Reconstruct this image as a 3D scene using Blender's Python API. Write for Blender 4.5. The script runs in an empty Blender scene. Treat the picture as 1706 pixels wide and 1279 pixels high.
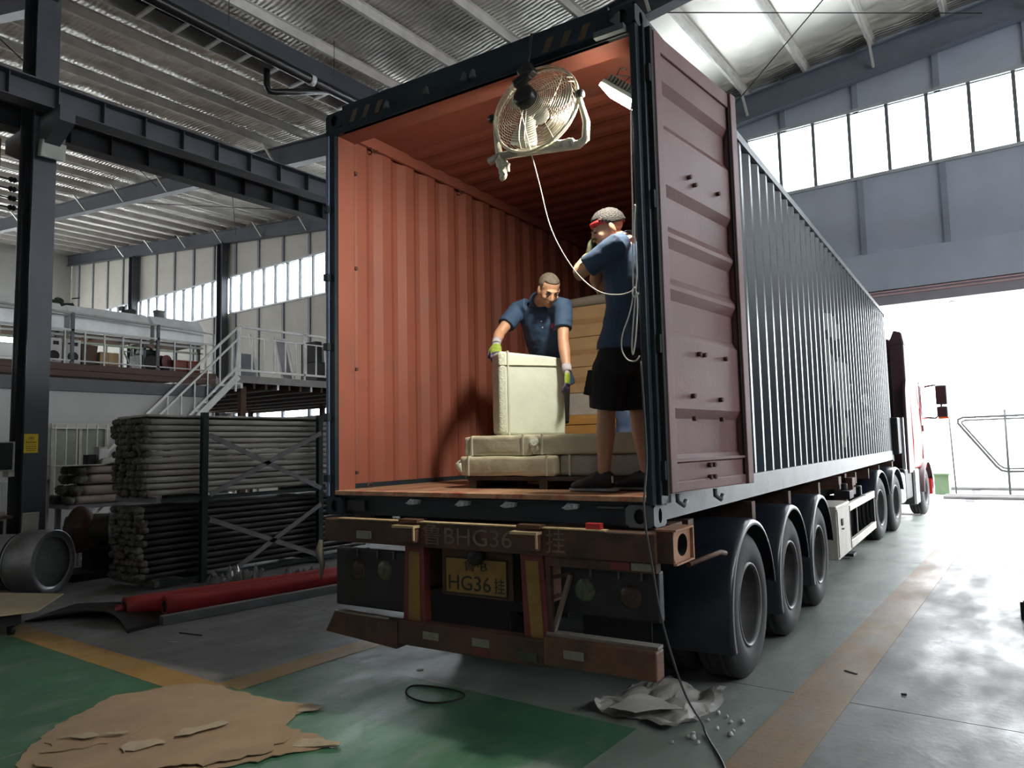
import bpy, bmesh, math, random
from mathutils import Vector, Matrix, Euler, noise
random.seed(7)
sc = bpy.context.scene
COL = sc.collection
PI = math.pi

# ------------------------------------------------------------------ camera, sky, light, exposure
TH = math.radians(3.4)                       # the truck stands 3.4 degrees askew to the hall
TF = Matrix.Rotation(TH, 4, 'Z')             # truck frame -> hall frame
def camera():
    yaw, pitch, roll = -.570669926, .0847183, -.0225123785
    cy, sy, cp, sp = math.cos(yaw), math.sin(yaw), math.cos(pitch), math.sin(pitch)
    f = Vector((sy*cp, cy*cp, sp)); rt = Vector((cy, -sy, 0)); up = rt.cross(f)
    c, s = math.cos(roll), math.sin(roll)
    r2 = c*rt + s*up; u2 = -s*rt + c*up
    m = Matrix((r2, u2, -f)).transposed().to_4x4()
    m.translation = Vector((2.69713662, -3.64909828, 1.666519471))
    cd = bpy.data.cameras.new('camera'); co = bpy.data.objects.new('camera', cd); COL.objects.link(co)
    co.matrix_world = TF @ m
    cd.sensor_fit = 'HORIZONTAL'; cd.sensor_width = 36; cd.lens = 1217.15194/1706*36
    cd.clip_start = .05; cd.clip_end = 400
    sc.camera = co
camera()
SKY = 11.0
w = bpy.data.worlds.new('overcast_sky'); sc.world = w; w.use_nodes = True
bg = w.node_tree.nodes['Background']; bg.inputs[0].default_value = (.93, .97, 1, 1); bg.inputs[1].default_value = SKY
vs = sc.view_settings
vs.view_transform = 'Standard'; vs.look = 'None'; vs.gamma = 1; vs.use_curve_mapping = False
vs.exposure = 0.45
YW = 14.3                                     # inner face of the front gable wall
XL, XR, YB = -40.0, 14.0, -13.0               # the other walls
WZ0, WZ1 = 7.58, 9.10                         # high window band
DX0, DX1, DZ = -3.1, 5.4, 4.50                # truck gate
def portal(c, sx, sy, rot):                   # guides sky light through an opening of the hall
    l = bpy.data.lights.new('sky_portal', 'AREA'); l.shape = 'RECTANGLE'; l.size = sx; l.size_y = sy
    l.cycles.is_portal = True
    o = bpy.data.objects.new('sky_portal', l); COL.objects.link(o); o.location = c; o.rotation_euler = rot
portal(((XL+XR)/2, YW+.3, (WZ0+WZ1)/2), XR-XL, WZ1-WZ0, (-PI/2, 0, 0))
portal(((DX0+DX1)/2, YW+.5, DZ/2), DX1-DX0, DZ, (-PI/2, 0, 0))

portal((XR+.3, 5.5, 7.2), 1.6, 15, (0, PI/2, 0))
portal((-30, YB-.3, (WZ0+WZ1)/2), 17, WZ1-WZ0, (PI/2, 0, 0))
portal((XL-.3, 0, (WZ0+WZ1)/2), WZ1-WZ0, 24, (0, -PI/2, 0))

# ------------------------------------------------------------------ helpers
FRAME = [Matrix.Identity(4)]
INV = {}
class MB:
    def __init__(s): s.v = []; s.f = []; s.m = []; s.s = []
    def add(s, vs, fs, mi=0, sm=False):
        o = len(s.v); s.v += [Vector(p) for p in vs]
        for f in fs: s.f.append([o+i for i in f]); s.m.append(mi); s.s.append(sm)
        return s
    def box(s, x0, x1, y0, y1, z0, z1, mi=0):
        if x0 > x1: x0, x1 = x1, x0
        if y0 > y1: y0, y1 = y1, y0
        if z0 > z1: z0, z1 = z1, z0
        return s.add([(x0,y0,z0),(x1,y0,z0),(x1,y1,z0),(x0,y1,z0),(x0,y0,z1),(x1,y0,z1),(x1,y1,z1),(x0,y1,z1)],
                     [(0,3,2,1),(4,5,6,7),(0,1,5,4),(1,2,6,5),(2,3,7,6),(3,0,4,7)], mi)
    def obox(s, c, sx, sy, sz, R, mi=0):
        a = MB().box(-sx/2, sx/2, -sy/2, sy/2, -sz/2, sz/2); R = R.to_3x3()
        return s.add([R @ p + Vector(c) for p in a.v], a.f, mi)
    def bar(s, p, q, w, h, up=(0,0,1), mi=0):
        p, q = Vector(p), Vector(q); d = (q-p).normalized(); u = Vector(up)
        r = d.cross(u)
        if r.length < 1e-4: r = d.cross(Vector((1,0,0)))
        r.normalize(); u = r.cross(d)
        vs = [e + r*w/2*a + u*h/2*b for e in (p, q) for a, b in ((-1,-1),(1,-1),(1,1),(-1,1))]
        return s.add(vs, [(0,1,2,3),(7,6,5,4),(0,4,5,1),(1,5,6,2),(2,6,7,3),(3,7,4,0)], mi)
    def ring(s, c, d, r, n, ref=None):
        d = Vector(d).normalized(); a = Vector(ref) if ref else (Vector((0,0,1)) if abs(d.z) < .9 else Vector((1,0,0)))
        a = (a - d*a.dot(d)).normalized(); b = d.cross(a)
        return [Vector(c) + (a*math.cos(t) + b*math.sin(t))*r for t in [2*PI*i/n for i in range(n)]]
    def loft(s, rings, mi=0, sm=True, caps=True, closed=False):
        n = len(rings[0]); vs = [p for r in rings for p in r]; fs = []
        m = len(rings)
        for i in range(m if closed else m-1):
            for j in range(n):
                a, b = i*n, ((i+1) % m)*n
                fs.append((a+j, a+(j+1) % n, b+(j+1) % n, b+j))
        s.add(vs, fs, mi, sm)
        if caps and not closed:
            s.add(rings[0], [tuple(range(n))[::-1]], mi); s.add(rings[-1], [tuple(range(n))], mi)
        return s
    def tube(s, pts, r, n=8, mi=0, caps=True, sm=True):
        pts = [Vector(p) for p in pts]; m = len(pts)
        rs = r if isinstance(r, (list, tuple)) else [r]*m
        t0 = (pts[1]-pts[0]).normalized(); a = Vector((0,0,1)) if abs(t0.z) < .9 else Vector((1,0,0))
        rings = []
        for i in range(m):
            t = (pts[min(i+1, m-1)] - pts[max(i-1, 0)]).normalized()
            a = (a - t*a.dot(t)); a = a.normalized() if a.length > 1e-5 else t.orthogonal().normalized()
            b = t.cross(a)
            rings.append([pts[i] + (a*math.cos(k) + b*math.sin(k))*rs[i] for k in [2*PI*j/n for j in range(n)]])
        return s.loft(rings, mi, sm, caps)
    def cyl(s, p, q, r, n=16, r2=None, mi=0, sm=True):
        p, q = Vector(p), Vector(q); d = q-p
        return s.loft([s.ring(p, d, r, n), s.ring(q, d, r if r2 is None else r2, n)], mi, sm)
    def lathe(s, prof, o, axis, n=24, mi=0, sm=True, a0=0, a1=2*PI):
        o = Vector(o); ax = Vector(axis).normalized(); u = Vector((0,0,1)) if abs(ax.z) < .9 else Vector((1,0,0))
        u = (u - ax*u.dot(ax)).normalized(); w_ = ax.cross(u); full = abs(a1-a0-2*PI) < 1e-6
        k = n if full else n+1; vs = []
        for i in range(k):
            t = a0 + (a1-a0)*i/n; dr = u*math.cos(t) + w_*math.sin(t)
            vs += [o + dr*r + ax*h for r, h in prof]
        p = len(prof); fs = []
        for i in range(n):
            a, b = i*p, ((i+1) % k)*p
            for j in range(p-1): fs.append((a+j, b+j, b+j+1, a+j+1))
        return s.add(vs, fs, mi, sm)
    def prism(s, poly, o, u, v, d, mi=0, sm=False):
        o, u, v, d = Vector(o), Vector(u), Vector(v), Vector(d); n = len(poly)
        a = [o + u*x + v*y for x, y in poly]; b = [p + d for p in a]
        return s.add(a + b, [tuple(range(n))[::-1], tuple(range(n, 2*n))] + [(i, (i+1) % n, n+(i+1) % n, n+i) for i in range(n)], mi, sm)
    def strip(s, poly, d, th, mi=0, mi2=None):      # open polyline extruded by d into a sheet of thickness th (Vector)
        d, th = Vector(d), Vector(th); n = len(poly); P = [Vector(p) for p in poly]
        vs = P + [p+d for p in P] + [p+th for p in P] + [p+th+d for p in P]
        f1 = [(i, i+1, n+i+1, n+i) for i in range(n-1)]
        f2 = [(2*n+i, 3*n+i, 3*n+i+1, 2*n+i+1) for i in range(n-1)]
        o = len(s.v); s.add(vs, f1, mi); 
        for f in f2: s.f.append([o+i for i in f]); s.m.append(mi if mi2 is None else mi2); s.s.append(False)
        for f in ((0, n, 3*n, 2*n), (n-1, 3*n-1, 4*n-1, 2*n-1)): s.f.append([o+i for i in f]); s.m.append(mi); s.s.append(False)
        for k in (0, n):
            for i in range(n-1): s.f.append([o+k+i, o+k+i+1, o+2*n+k+i+1, o+2*n+k+i]); s.m.append(mi); s.s.append(False)
        return s
    def plate_hole(s, c, u, v, w, h, hw, hh, depth, n=20, mi=0, mi2=0):   # rectangle with an oval recess
        c, u, v = Vector(c), Vector(u).normalized(), Vector(v).normalized(); nn = u.cross(v)
        outer, inner, back = [], [], []
        for i in range(n):
            t = 2*PI*(i+.5)/n; ct, st = math.cos(t), math.sin(t); k = min(w/2/max(abs(ct),1e-6), h/2/max(abs(st),1e-6))
            outer.append(c + u*ct*k + v*st*k); inner.append(c + u*ct*hw/2 + v*st*hh/2); back.append(inner[-1] - nn*depth)
        s.loft([outer, inner], mi, False, False); s.loft([inner, back], mi2, True, False)
        s.add(back, [tuple(range(n))], mi2)
        cs = [c + u*a*w/2 + v*b*h/2 for a, b in ((-1,-1),(1,-1),(1,1),(-1,1))]
        return s
    def blob(s, c, r, n=10, m=7, R=None, mi=0, f=None):
        c = Vector(c); rx, ry, rz = r if isinstance(r, (tuple, list)) else (r, r, r); rings = []
        R = R.to_3x3() if R else Matrix.Identity(3)
        for i in range(1, m):
            a = PI*i/m
            rings.append([c + R @ Vector((rx*math.sin(a)*math.cos(t), ry*math.sin(a)*math.sin(t), -rz*math.cos(a))) for t in [2*PI*j/n for j in range(n)]])
        s.loft(rings, mi, True, False)
        p, q = c + R @ Vector((0,0,-rz)), c + R @ Vector((0,0,rz))
        s.add(rings[0] + [p], [((j+1) % n, j, n) for j in range(n)], mi, True)
        s.add(rings[-1] + [q], [(j, (j+1) % n, n) for j in range(n)], mi, True)
        return s
    def map(s, fn): s.v = [Vector(fn(p)) for p in s.v]; return s
    def merge(s, o, M=None, mi=None):
        return [s.add([M @ p if M else p for p in o.v], [], 0), [ (s.f.append([len(s.v)-len(o.v)+i for i in f]), s.m.append(m if mi is None else mi), s.s.append(q)) for f, m, q in zip(o.f, o.m, o.s)]][0]

def tag(o, label, cat, group=None):
    o['label'] = label; o['category'] = cat
    if group: o['group'] = group
    return o
def thing(name, label, cat, loc=(0,0,0), rz=0, group=None, kind=None):
    o = bpy.data.objects.new(name, None); COL.objects.link(o); o.empty_display_size = .1
    L = Matrix.Translation(Vector(loc)) @ Matrix.Rotation(rz, 4, 'Z')
    o.matrix_world = FRAME[0] @ L; INV[o.name] = L.inverted()
    if kind: o['kind'] = kind
    if label: o['label'] = label
    if cat: o['category'] = cat
    if group: o['group'] = group
    return o
def root_inv(p):
    while p.parent: p = p.parent
    return INV.get(p.name, Matrix.Identity(4))
def mesh(name, mb, mats, inv=None, recalc=True):
    me = bpy.data.meshes.new(name)
    me.from_pydata([tuple(inv @ p) if inv else tuple(p) for p in mb.v], [], mb.f)
    for m in (mats if isinstance(mats, (list, tuple)) else [mats]): me.materials.append(m)
    me.polygons.foreach_set('material_index', mb.m); me.polygons.foreach_set('use_smooth', mb.s)
    if recalc:
        b = bmesh.new(); b.from_mesh(me); bmesh.ops.remove_doubles(b, verts=b.verts, dist=1e-5)
        bmesh.ops.recalc_face_normals(b, faces=b.faces); b.to_mesh(me); b.free()
    me.update()
    return me
def obj(name, mb, mats, parent=None, label=None, cat=None, group=None, kind=None, bevel=0, loc=None, recalc=True, seg=2):
    if parent is None:
        if loc is None:
            xs = [p.x for p in mb.v]; ys = [p.y for p in mb.v]
            loc = ((min(xs)+max(xs))/2, (min(ys)+max(ys))/2, min(p.z for p in mb.v))
        L = Matrix.Translation(Vector(loc)); inv = L.inverted()
    else: inv = root_inv(parent)
    me = mesh(name, mb, mats, inv, recalc); o = bpy.data.objects.new(name, me); COL.objects.link(o)
    if parent is None: o.matrix_world = FRAME[0] @ L; INV[o.name] = inv
    else: o.parent = parent
    if bevel:
        b = o.modifiers.new('bevel', 'BEVEL'); b.width = bevel; b.segments = seg; b.limit_method = 'ANGLE'; b.angle_limit = .6
    if label: o['label'] = label
    if cat: o['category'] = cat
    if group: o['group'] = group
    if kind: o['kind'] = kind
    return o
def dup(root, label=None, M=None, parent=None):      # copy of a thing or part with everything under it
    r = root.copy(); COL.objects.link(r)
    if parent is not None: r.parent = parent
    if M is not None: r.matrix_basis = M
    if label: r['label'] = label
    for ch in list(root.children): dup(ch, None, None, r)
    return r
def link_mesh(name, me, parent, M=None):
    o = bpy.data.objects.new(name, me); COL.objects.link(o); o.parent = parent
    if M is not None: o.matrix_basis = M
    return o

def S(r, g, b):
    return tuple(((c/255)/12.92 if c/255 <= .04045 else ((c/255+.055)/1.055)**2.4) for c in (r, g, b))
MATS = {}
def mat(name, rgb, rough=.6, metal=0, var=.15, scale=4, bump=0, bscale=40, dirt=None, dscale=3, dth=.55, stretch=(1,1,1), spec=.5, emit=None, es=0, trans=0, alpha=1, bdist=.01):
    if name in MATS: return MATS[name]
    m = bpy.data.materials.new(name); m.use_nodes = True; nt = m.node_tree; N = nt.nodes; Lk = nt.links
    bs = N['Principled BSDF']; bs.inputs['Roughness'].default_value = rough; bs.inputs['Metallic'].default_value = metal
    bs.inputs['Specular IOR Level'].default_value = spec
    tc = N.new('ShaderNodeTexCoord'); mp = N.new('ShaderNodeMapping'); mp.inputs['Scale'].default_value = stretch
    Lk.new(tc.outputs['Object'], mp.inputs[0])
    nz = N.new('ShaderNodeTexNoise'); nz.inputs['Scale'].default_value = scale; nz.inputs['Detail'].default_value = 4; nz.inputs['Roughness'].default_value = .6
    Lk.new(mp.outputs[0], nz.inputs['Vector'])
    cr = N.new('ShaderNodeValToRGB'); cr.color_ramp.elements[0].position = .3; cr.color_ramp.elements[1].position = .7
    cr.color_ramp.elements[0].color = tuple(max(0, c*(1-var)) for c in rgb) + (1,); cr.color_ramp.elements[1].color = tuple(min(1, c*(1+var)) for c in rgb) + (1,)
    Lk.new(nz.outputs['Fac'], cr.inputs[0]); out = cr.outputs[0]
    if dirt:
        n2 = N.new('ShaderNodeTexNoise'); n2.inputs['Scale'].default_value = dscale; n2.inputs['Detail'].default_value = 6; n2.inputs['Roughness'].default_value = .65
        Lk.new(mp.outputs[0], n2.inputs['Vector'])
        r2 = N.new('ShaderNodeValToRGB'); r2.color_ramp.elements[0].position = dth; r2.color_ramp.elements[1].position = dth+.12
        Lk.new(n2.outputs['Fac'], r2.inputs[0])
        mx = N.new('ShaderNodeMix'); mx.data_type = 'RGBA'; Lk.new(r2.outputs[0], mx.inputs[0]); Lk.new(out, mx.inputs[6]); mx.inputs[7].default_value = dirt + (1,)
        out = mx.outputs[2]
    Lk.new(out, bs.inputs['Base Color'])
    if bump:
        n3 = N.new('ShaderNodeTexNoise'); n3.inputs['Scale'].default_value = bscale; n3.inputs['Detail'].default_value = 3
        Lk.new(mp.outputs[0], n3.inputs['Vector'])
        bp = N.new('ShaderNodeBump'); bp.inputs['Strength'].default_value = bump; bp.inputs['Distance'].default_value = bdist
        Lk.new(n3.outputs['Fac'], bp.inputs['Height']); Lk.new(bp.outputs[0], bs.inputs['Normal'])
    if emit: bs.inputs['Emission Color'].default_value = emit + (1,); bs.inputs['Emission Strength'].default_value = es
    if trans: bs.inputs['Transmission Weight'].default_value = trans
    if alpha < 1: bs.inputs['Alpha'].default_value = alpha
    MATS[name] = m
    return m
def text_mesh(body, size, depth=.001):
    cu = bpy.data.curves.new('lettering', 'FONT'); cu.body = body; cu.size = size; cu.extrude = depth; cu.align_x = 'CENTER'; cu.align_y = 'CENTER'; cu.resolution_u = 3
    o = bpy.data.objects.new('lettering', cu); COL.objects.link(o)
    dg = bpy.context.evaluated_depsgraph_get(); me = bpy.data.meshes.new_from_object(o.evaluated_get(dg))
    mb = MB().add([v.co.copy() for v in me.vertices], [tuple(p.vertices) for p in me.polygons])
    bpy.data.objects.remove(o); bpy.data.curves.remove(cu); bpy.data.meshes.remove(me)
    return mb

# ------------------------------------------------------------------ materials
m_navy = mat('navy_container_paint', (.021,.034,.046), .34, 0, .25, 1.2, .15, 60, dirt=(.04,.05,.055), dscale=1.4, dth=.58, spec=.28)
m_red = mat('red_oxide_container_paint', (.29,.090,.060), .62, 0, .12, 1.5, .08, 60, dirt=(.24,.095,.07), dscale=2.5, dth=.56)
m_reddoor = mat('faded_red_oxide_door_paint', (.19,.095,.092), .5, 0, .12, 2, .1, 50)
m_black = mat('black_rubber_gasket', (.012,.012,.014), .7)
m_dark = mat('blackened_steel', (.02,.02,.022), .6, .2, .3, 5)
m_steel = mat('galvanised_steel', (.42,.43,.44), .42, .8, .15, 8)
m_ply = mat('worn_plywood_floor', (.33,.19,.11), .75, 0, .35, 3, .2, 40, dirt=(.22,.06,.04), dscale=5, dth=.52, stretch=(1,.15,1))
m_rust = mat('rust_brown_paint', (.095,.042,.026), .72, 0, .35, 3, .3, 30, dirt=(.055,.03,.02), dscale=4, dth=.5)
m_tyre = mat('dusty_black_rubber', (.028,.028,.030), .78, 0, .3, 6, .1, 60)
m_rim = mat('dull_grey_rim_paint', (.075,.075,.078), .5, .3, .3, 5, dirt=(.16,.12,.10), dscale=5, dth=.6)
m_guard = mat('glossy_dark_blue_plastic', (.018,.022,.034), .28, 0, .2, 4)
m_yel = mat('yellow_reflective_film', (.27,.15,.035), .5, 0, .2, 8, dirt=(.12,.05,.02), dscale=6, dth=.58)
m_redf = mat('red_reflective_film', (.17,.028,.028), .5, 0, .2, 8, dirt=(.1,.03,.02), dscale=6, dth=.6)
m_white = mat('white_paint', (.68,.68,.66), .55, 0, .06, 6)
m_offw = mat('grimy_white_paint', (.55,.53,.48), .6, 0, .12, 4, dirt=(.28,.25,.2), dscale=4, dth=.62)
m_wire = mat('white_cable_sheath', (.62,.60,.56), .5)
m_blackp = mat('black_plastic', (.012,.012,.013), .35)

# ------------------------------------------------------------------ the hall
SLOPE = .10; XV = -8.75; XRIDGE = 9.0
def zroof(x): return 9.75 + SLOPE*(abs(x-XV) if x < XRIDGE else (XRIDGE-XV) - (x-XRIDGE))
YC = [-6.9, .85, 8.6]
m_wallp = mat('grey_blue_wall_panel', (.43,.48,.56), .55, 0, .06, 1.5, .06, 3)
m_beige = mat('beige_wall_panel', (.46,.44,.38), .6, 0, .06, 1.5, .06, 3)
m_post = mat('grey_blue_wall_post', (.16,.18,.21), .5, 0, .1, 2)
m_col = mat('slate_grey_steel_paint', (.062,.069,.084), .45, 0, .15, 2, dirt=(.06,.062,.07), dscale=3, dth=.6)
m_postr = mat('pale_blue_wall_post', (.27,.31,.37), .5, 0, .1, 2)
m_mull = mat('grey_window_mullion', (.16,.17,.18), .45)
m_trim = mat('pale_grey_window_trim', (.5,.52,.54), .4, .2)
m_conc = None
def floor_mat(name, base, base2, dust, dth, rough):
    m = bpy.data.materials.new(name); m.use_nodes = True; nt = m.node_tree; N = nt.nodes; Lk = nt.links; bs = N['Principled BSDF']
    g = N.new('ShaderNodeNewGeometry')
    def nz(scale, det, st=(1,1,1)):
        mp = N.new('ShaderNodeMapping'); mp.inputs['Scale'].default_value = st; Lk.new(g.outputs['Position'], mp.inputs[0])
        n = N.new('ShaderNodeTexNoise'); n.inputs['Scale'].default_value = scale; n.inputs['Detail'].default_value = det; n.inputs['Roughness'].default_value = .62
        Lk.new(mp.outputs[0], n.inputs['Vector']); return n.outputs['Fac']
    def ramp(f, a, b, ca=(0,0,0,1), cb=(1,1,1,1)):
        r = N.new('ShaderNodeValToRGB'); r.color_ramp.elements[0].position = a; r.color_ramp.elements[1].position = b
        r.color_ramp.elements[0].color = ca; r.color_ramp.elements[1].color = cb; Lk.new(f, r.inputs[0]); return r.outputs[0]
    def mix(f, a, b):
        x = N.new('ShaderNodeMix'); x.data_type = 'RGBA'; Lk.new(f, x.inputs[0])
        for i, c in ((6, a), (7, b)):
            if isinstance(c, tuple): x.inputs[i].default_value = c + (1,)
            else: Lk.new(c, x.inputs[i])
        return x.outputs[2]
    c1 = mix(ramp(nz(1.3, 5), .35, .68), base, base2)
    c2 = mix(ramp(nz(2.2, 8, (1, .45, 1)), dth, dth+.22), c1, dust)
    c3 = mix(ramp(nz(5.5, 8, (1, .35, 1)), .60, .95), c2, tuple(c*.55 for c in base))
    Lk.new(c3, bs.inputs['Base Color'])
    rr = N.new('ShaderNodeMapRange'); Lk.new(nz(2.6, 6, (1, .4, 1)), rr.inputs[0]); rr.inputs[1].default_value = .3; rr.inputs[2].default_value = .7; rr.inputs[3].default_value = rough-.14; rr.inputs[4].default_value = rough+.2
    Lk.new(rr.outputs[0], bs.inputs['Roughness']); bs.inputs['Specular IOR Level'].default_value = .5
    bp = N.new('ShaderNodeBump'); bp.inputs['Strength'].default_value = .25; bp.inputs['Distance'].default_value = .01; Lk.new(nz(22, 6), bp.inputs['Height']); Lk.new(bp.outputs[0], bs.inputs['Normal'])
    MATS[name] = m; return m
m_conc = floor_mat('polished_grey_concrete', (.17,.168,.166), (.235,.232,.23), (.30,.297,.293), .50, .50)
m_green = floor_mat('worn_green_epoxy', (.055,.15,.085), (.075,.185,.105), (.26,.29,.26), .56, .40)
m_greend = floor_mat('dusty_green_epoxy', (.17,.205,.18), (.225,.25,.225), (.33,.335,.32), .5, .42)
m_line = floor_mat('worn_yellow_floor_paint', (.34,.20,.065), (.40,.25,.085), (.28,.24,.18), .52, .45)
m_line2 = floor_mat('dusty_orange_floor_paint', (.27,.18,.105), (.31,.215,.13), (.24,.225,.205), .50, .50)

fl = thing('floor', None, None, kind='structure')
ybr = [YB, -4.38, 1.62, 7.62, YW]
def slabs(xs, mt):
    for a, b in zip(xs[:-1], xs[1:]):
        for y0, y1 in zip(ybr[:-1], ybr[1:]):
            g = .004
            obj('floor_slab', MB().box(a, b, y0+g, y1-g, -.2, 0), mt if not callable(mt) else mt(a, y0), fl)
slabs([XL, -20, -8, -1.92], m_conc)
slabs([-1.92, 1.45], m_greend)
slabs([1.45, 8, XR], m_conc)
obj('floor_base', MB().box(XL, XR, YB, YW, -.5, -.195), m_dark, fl)
obj('epoxy_coat', MB().box(-14, -1.92, -8, -.38, .0005, .002), m_green, fl)
obj('epoxy_coat', MB().box(-1.9, .85, -8, .50, .0005, .002), m_green, fl)
obj('yellow_line', MB().box(-14, -1.92, -.62, -.36, .0025, .004), m_line, fl)
obj('yellow_line', MB().box(-2.06, -1.80, -.36, 7.5, .0025, .004), m_line, fl)
obj('yellow_line', MB().box(1.44, 1.78, -8, YW, .0025, .004), m_line2, fl)

# front gable wall: posts, panels, window band, gate
wf = thing('wall_front', None, None, (0, YW, 0), kind='structure')
step = 1.62
xs = []; x = 3.1 - step*27
while x < XR: xs.append(x); x += step
for i, xa in enumerate(xs):
    xb = min(xa+step, XR); mt = m_beige if xa < -9 else m_wallp
    zt = zroof((xa+xb)/2) + .12; m_pq = m_post if xa < -9 else m_postr
    lo = 0
    if xb > DX0 and xa < DX1: lo = DZ
    if -24.5 < xa < -12: obj('wall_panel', MB().box(xa+.03, xb-.03, YW+.02, YW+.1, 0, 2.95), mt, wf); lo = 3.75
    a_, b_ = xa+.03, xb-.03
    if lo == DZ and xa < DX0 < xb: obj('wall_panel', MB().box(a_, DX0, YW+.02, YW+.1, 0, WZ0), mt, wf); a_ = DX0
    if lo == DZ and xa < DX1 < xb: obj('wall_panel', MB().box(DX1, b_, YW+.02, YW+.1, 0, WZ0), mt, wf); b_ = DX1
    obj('wall_panel', MB().box(a_, b_, YW+.02, YW+.1, lo, WZ0), mt, wf)
    obj('wall_panel', MB().box(xa+.03, xb-.03, YW+.02, YW+.1, WZ1, zt), mt, wf)
    obj('wall_post', MB().box(xa-.06, xa+.06, YW-.03, YW+.09, (0 if (lo == 0 or lo == 3.75) else DZ), WZ0), m_pq, wf)
    obj('wall_post', MB().box(xa-.06, xa+.06, YW-.03, YW+.09, WZ1, zt), m_pq, wf)
# window band
m_glass = mat('frosted_window_glass', (.9,.95,1), .25, 0, .02, 2, trans=.92)
wi = 1
pitch = .775
segs = [(-39.5, -33.0), (-32.4, -25.4), (-24.8, -17.8), (-17.2, -10.1), (-9.5, -2.85), (-2.65, XR-.2)]
pane_me = {}
for (a, b) in segs:
    w_ = thing('window_%d' % wi, None, None, ((a+b)/2, YW, WZ0), kind='structure'); wi += 1
    obj('window_frame', MB().box(a, b, YW-.05, YW+.1, WZ1, WZ1+.07).box(a, b, YW-.05, YW+.1, WZ0-.07, WZ0), m_trim, w_)
    n = round((b-a)/pitch); p = (b-a)/n
    for k in range(n+1):
        obj('mullion', MB().box(a+k*p-.035, a+k*p+.035, YW-.04, YW+.08, WZ0, WZ1), m_mull, w_)
    for k in range(n):
        obj('pane', MB().box(a+k*p+.022, a+(k+1)*p-.022, YW+.035, YW+.041, WZ0, WZ1), m_glass, w_)
# low opening under the landing (bright strip)
w_ = thing('window_%d' % wi, None, None, (-18, YW, 2.95), kind='structure')
obj('window_frame', MB().box(-24.6, -12, YW-.03, YW+.08, 2.93, 2.98).box(-24.6, -12, YW-.03, YW+.08, 3.72, 3.77), m_trim, w_)
for k in range(9):
    obj('pane', MB().box(-24.5+k*1.39, -24.5+k*1.39+1.35, YW+.03, YW+.036, 2.98, 3.72), m_glass, w_)
# gate: shutter housing and lintel
dr = thing('door_1', None, None, ((DX0+DX1)/2, YW, DZ), kind='structure')
m_lint = mat('mauve_grey_shutter_box', (.33,.31,.35), .5, 0, .08, 2)
m_pink = mat('pale_pink_trim', (.62,.42,.42), .5)
obj('shutter_box', MB().box(DX0-.3, DX1+.3, YW-.55, YW+.02, DZ+.32, DZ+1.15), m_wallp, dr, bevel=.02)
obj('lintel', MB().box(DX0-.3, DX1+.3, YW-.5, YW+.05, DZ, DZ+.30), m_lint, dr)
obj('lintel_strip', MB().box(DX0-.3, DX1+.3, YW-.53, YW-.5, DZ+.27, DZ+.30), m_pink, dr)
obj('lintel_strip', MB().box(DX0-.3, DX1+.3, YW-.53, YW-.5, DZ+.20, DZ+.23), m_pink, dr)
for xj in (DX0-.12, DX1+.0): obj('guide_rail', MB().box(xj, xj+.12, YW-.12, YW+.02, 0, DZ), m_col, dr)

# other walls, mostly out of view; high gaps added to let in fill light
m_wallo = mat('off_white_hall_wall', (.5,.5,.48), .6, 0, .06, 1)
wb = thing('wall_back', None, None, (0, YB, 0), kind='structure')
mb = MB().box(XL, XR, YB-.1, YB, 0, WZ0).box(XL, XR, YB-.1, YB, WZ1, 12.8).box(-22, XR, YB-.1, YB, WZ0, WZ1)
obj('wall_sheet', mb, m_wallo, wb)
wr = thing('wall_right', None, None, (XR, 0, 0), kind='structure')
obj('wall_sheet', MB().box(XR, XR+.1, YB, YW, 0, 6.4).box(XR, XR+.1, YB, YW, 8.0, 11.4).box(XR, XR+.1, YB, -2, 6.4, 8.0).box(XR, XR+.1, 13, YW, 6.4, 8.0), m_wallo, wr)
wl = thing('wall_left', None, None, (XL, 0, 0), kind='structure')
obj('wall_sheet', MB().box(XL-.1, XL, YB, YW, 0, WZ0).box(XL-.1, XL, YB, YW, WZ1, 13.2).box(XL-.1, XL, YB, -12, WZ0, WZ1).box(XL-.1, XL, 12, YW, WZ0, WZ1), m_wallo, wl)

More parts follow.
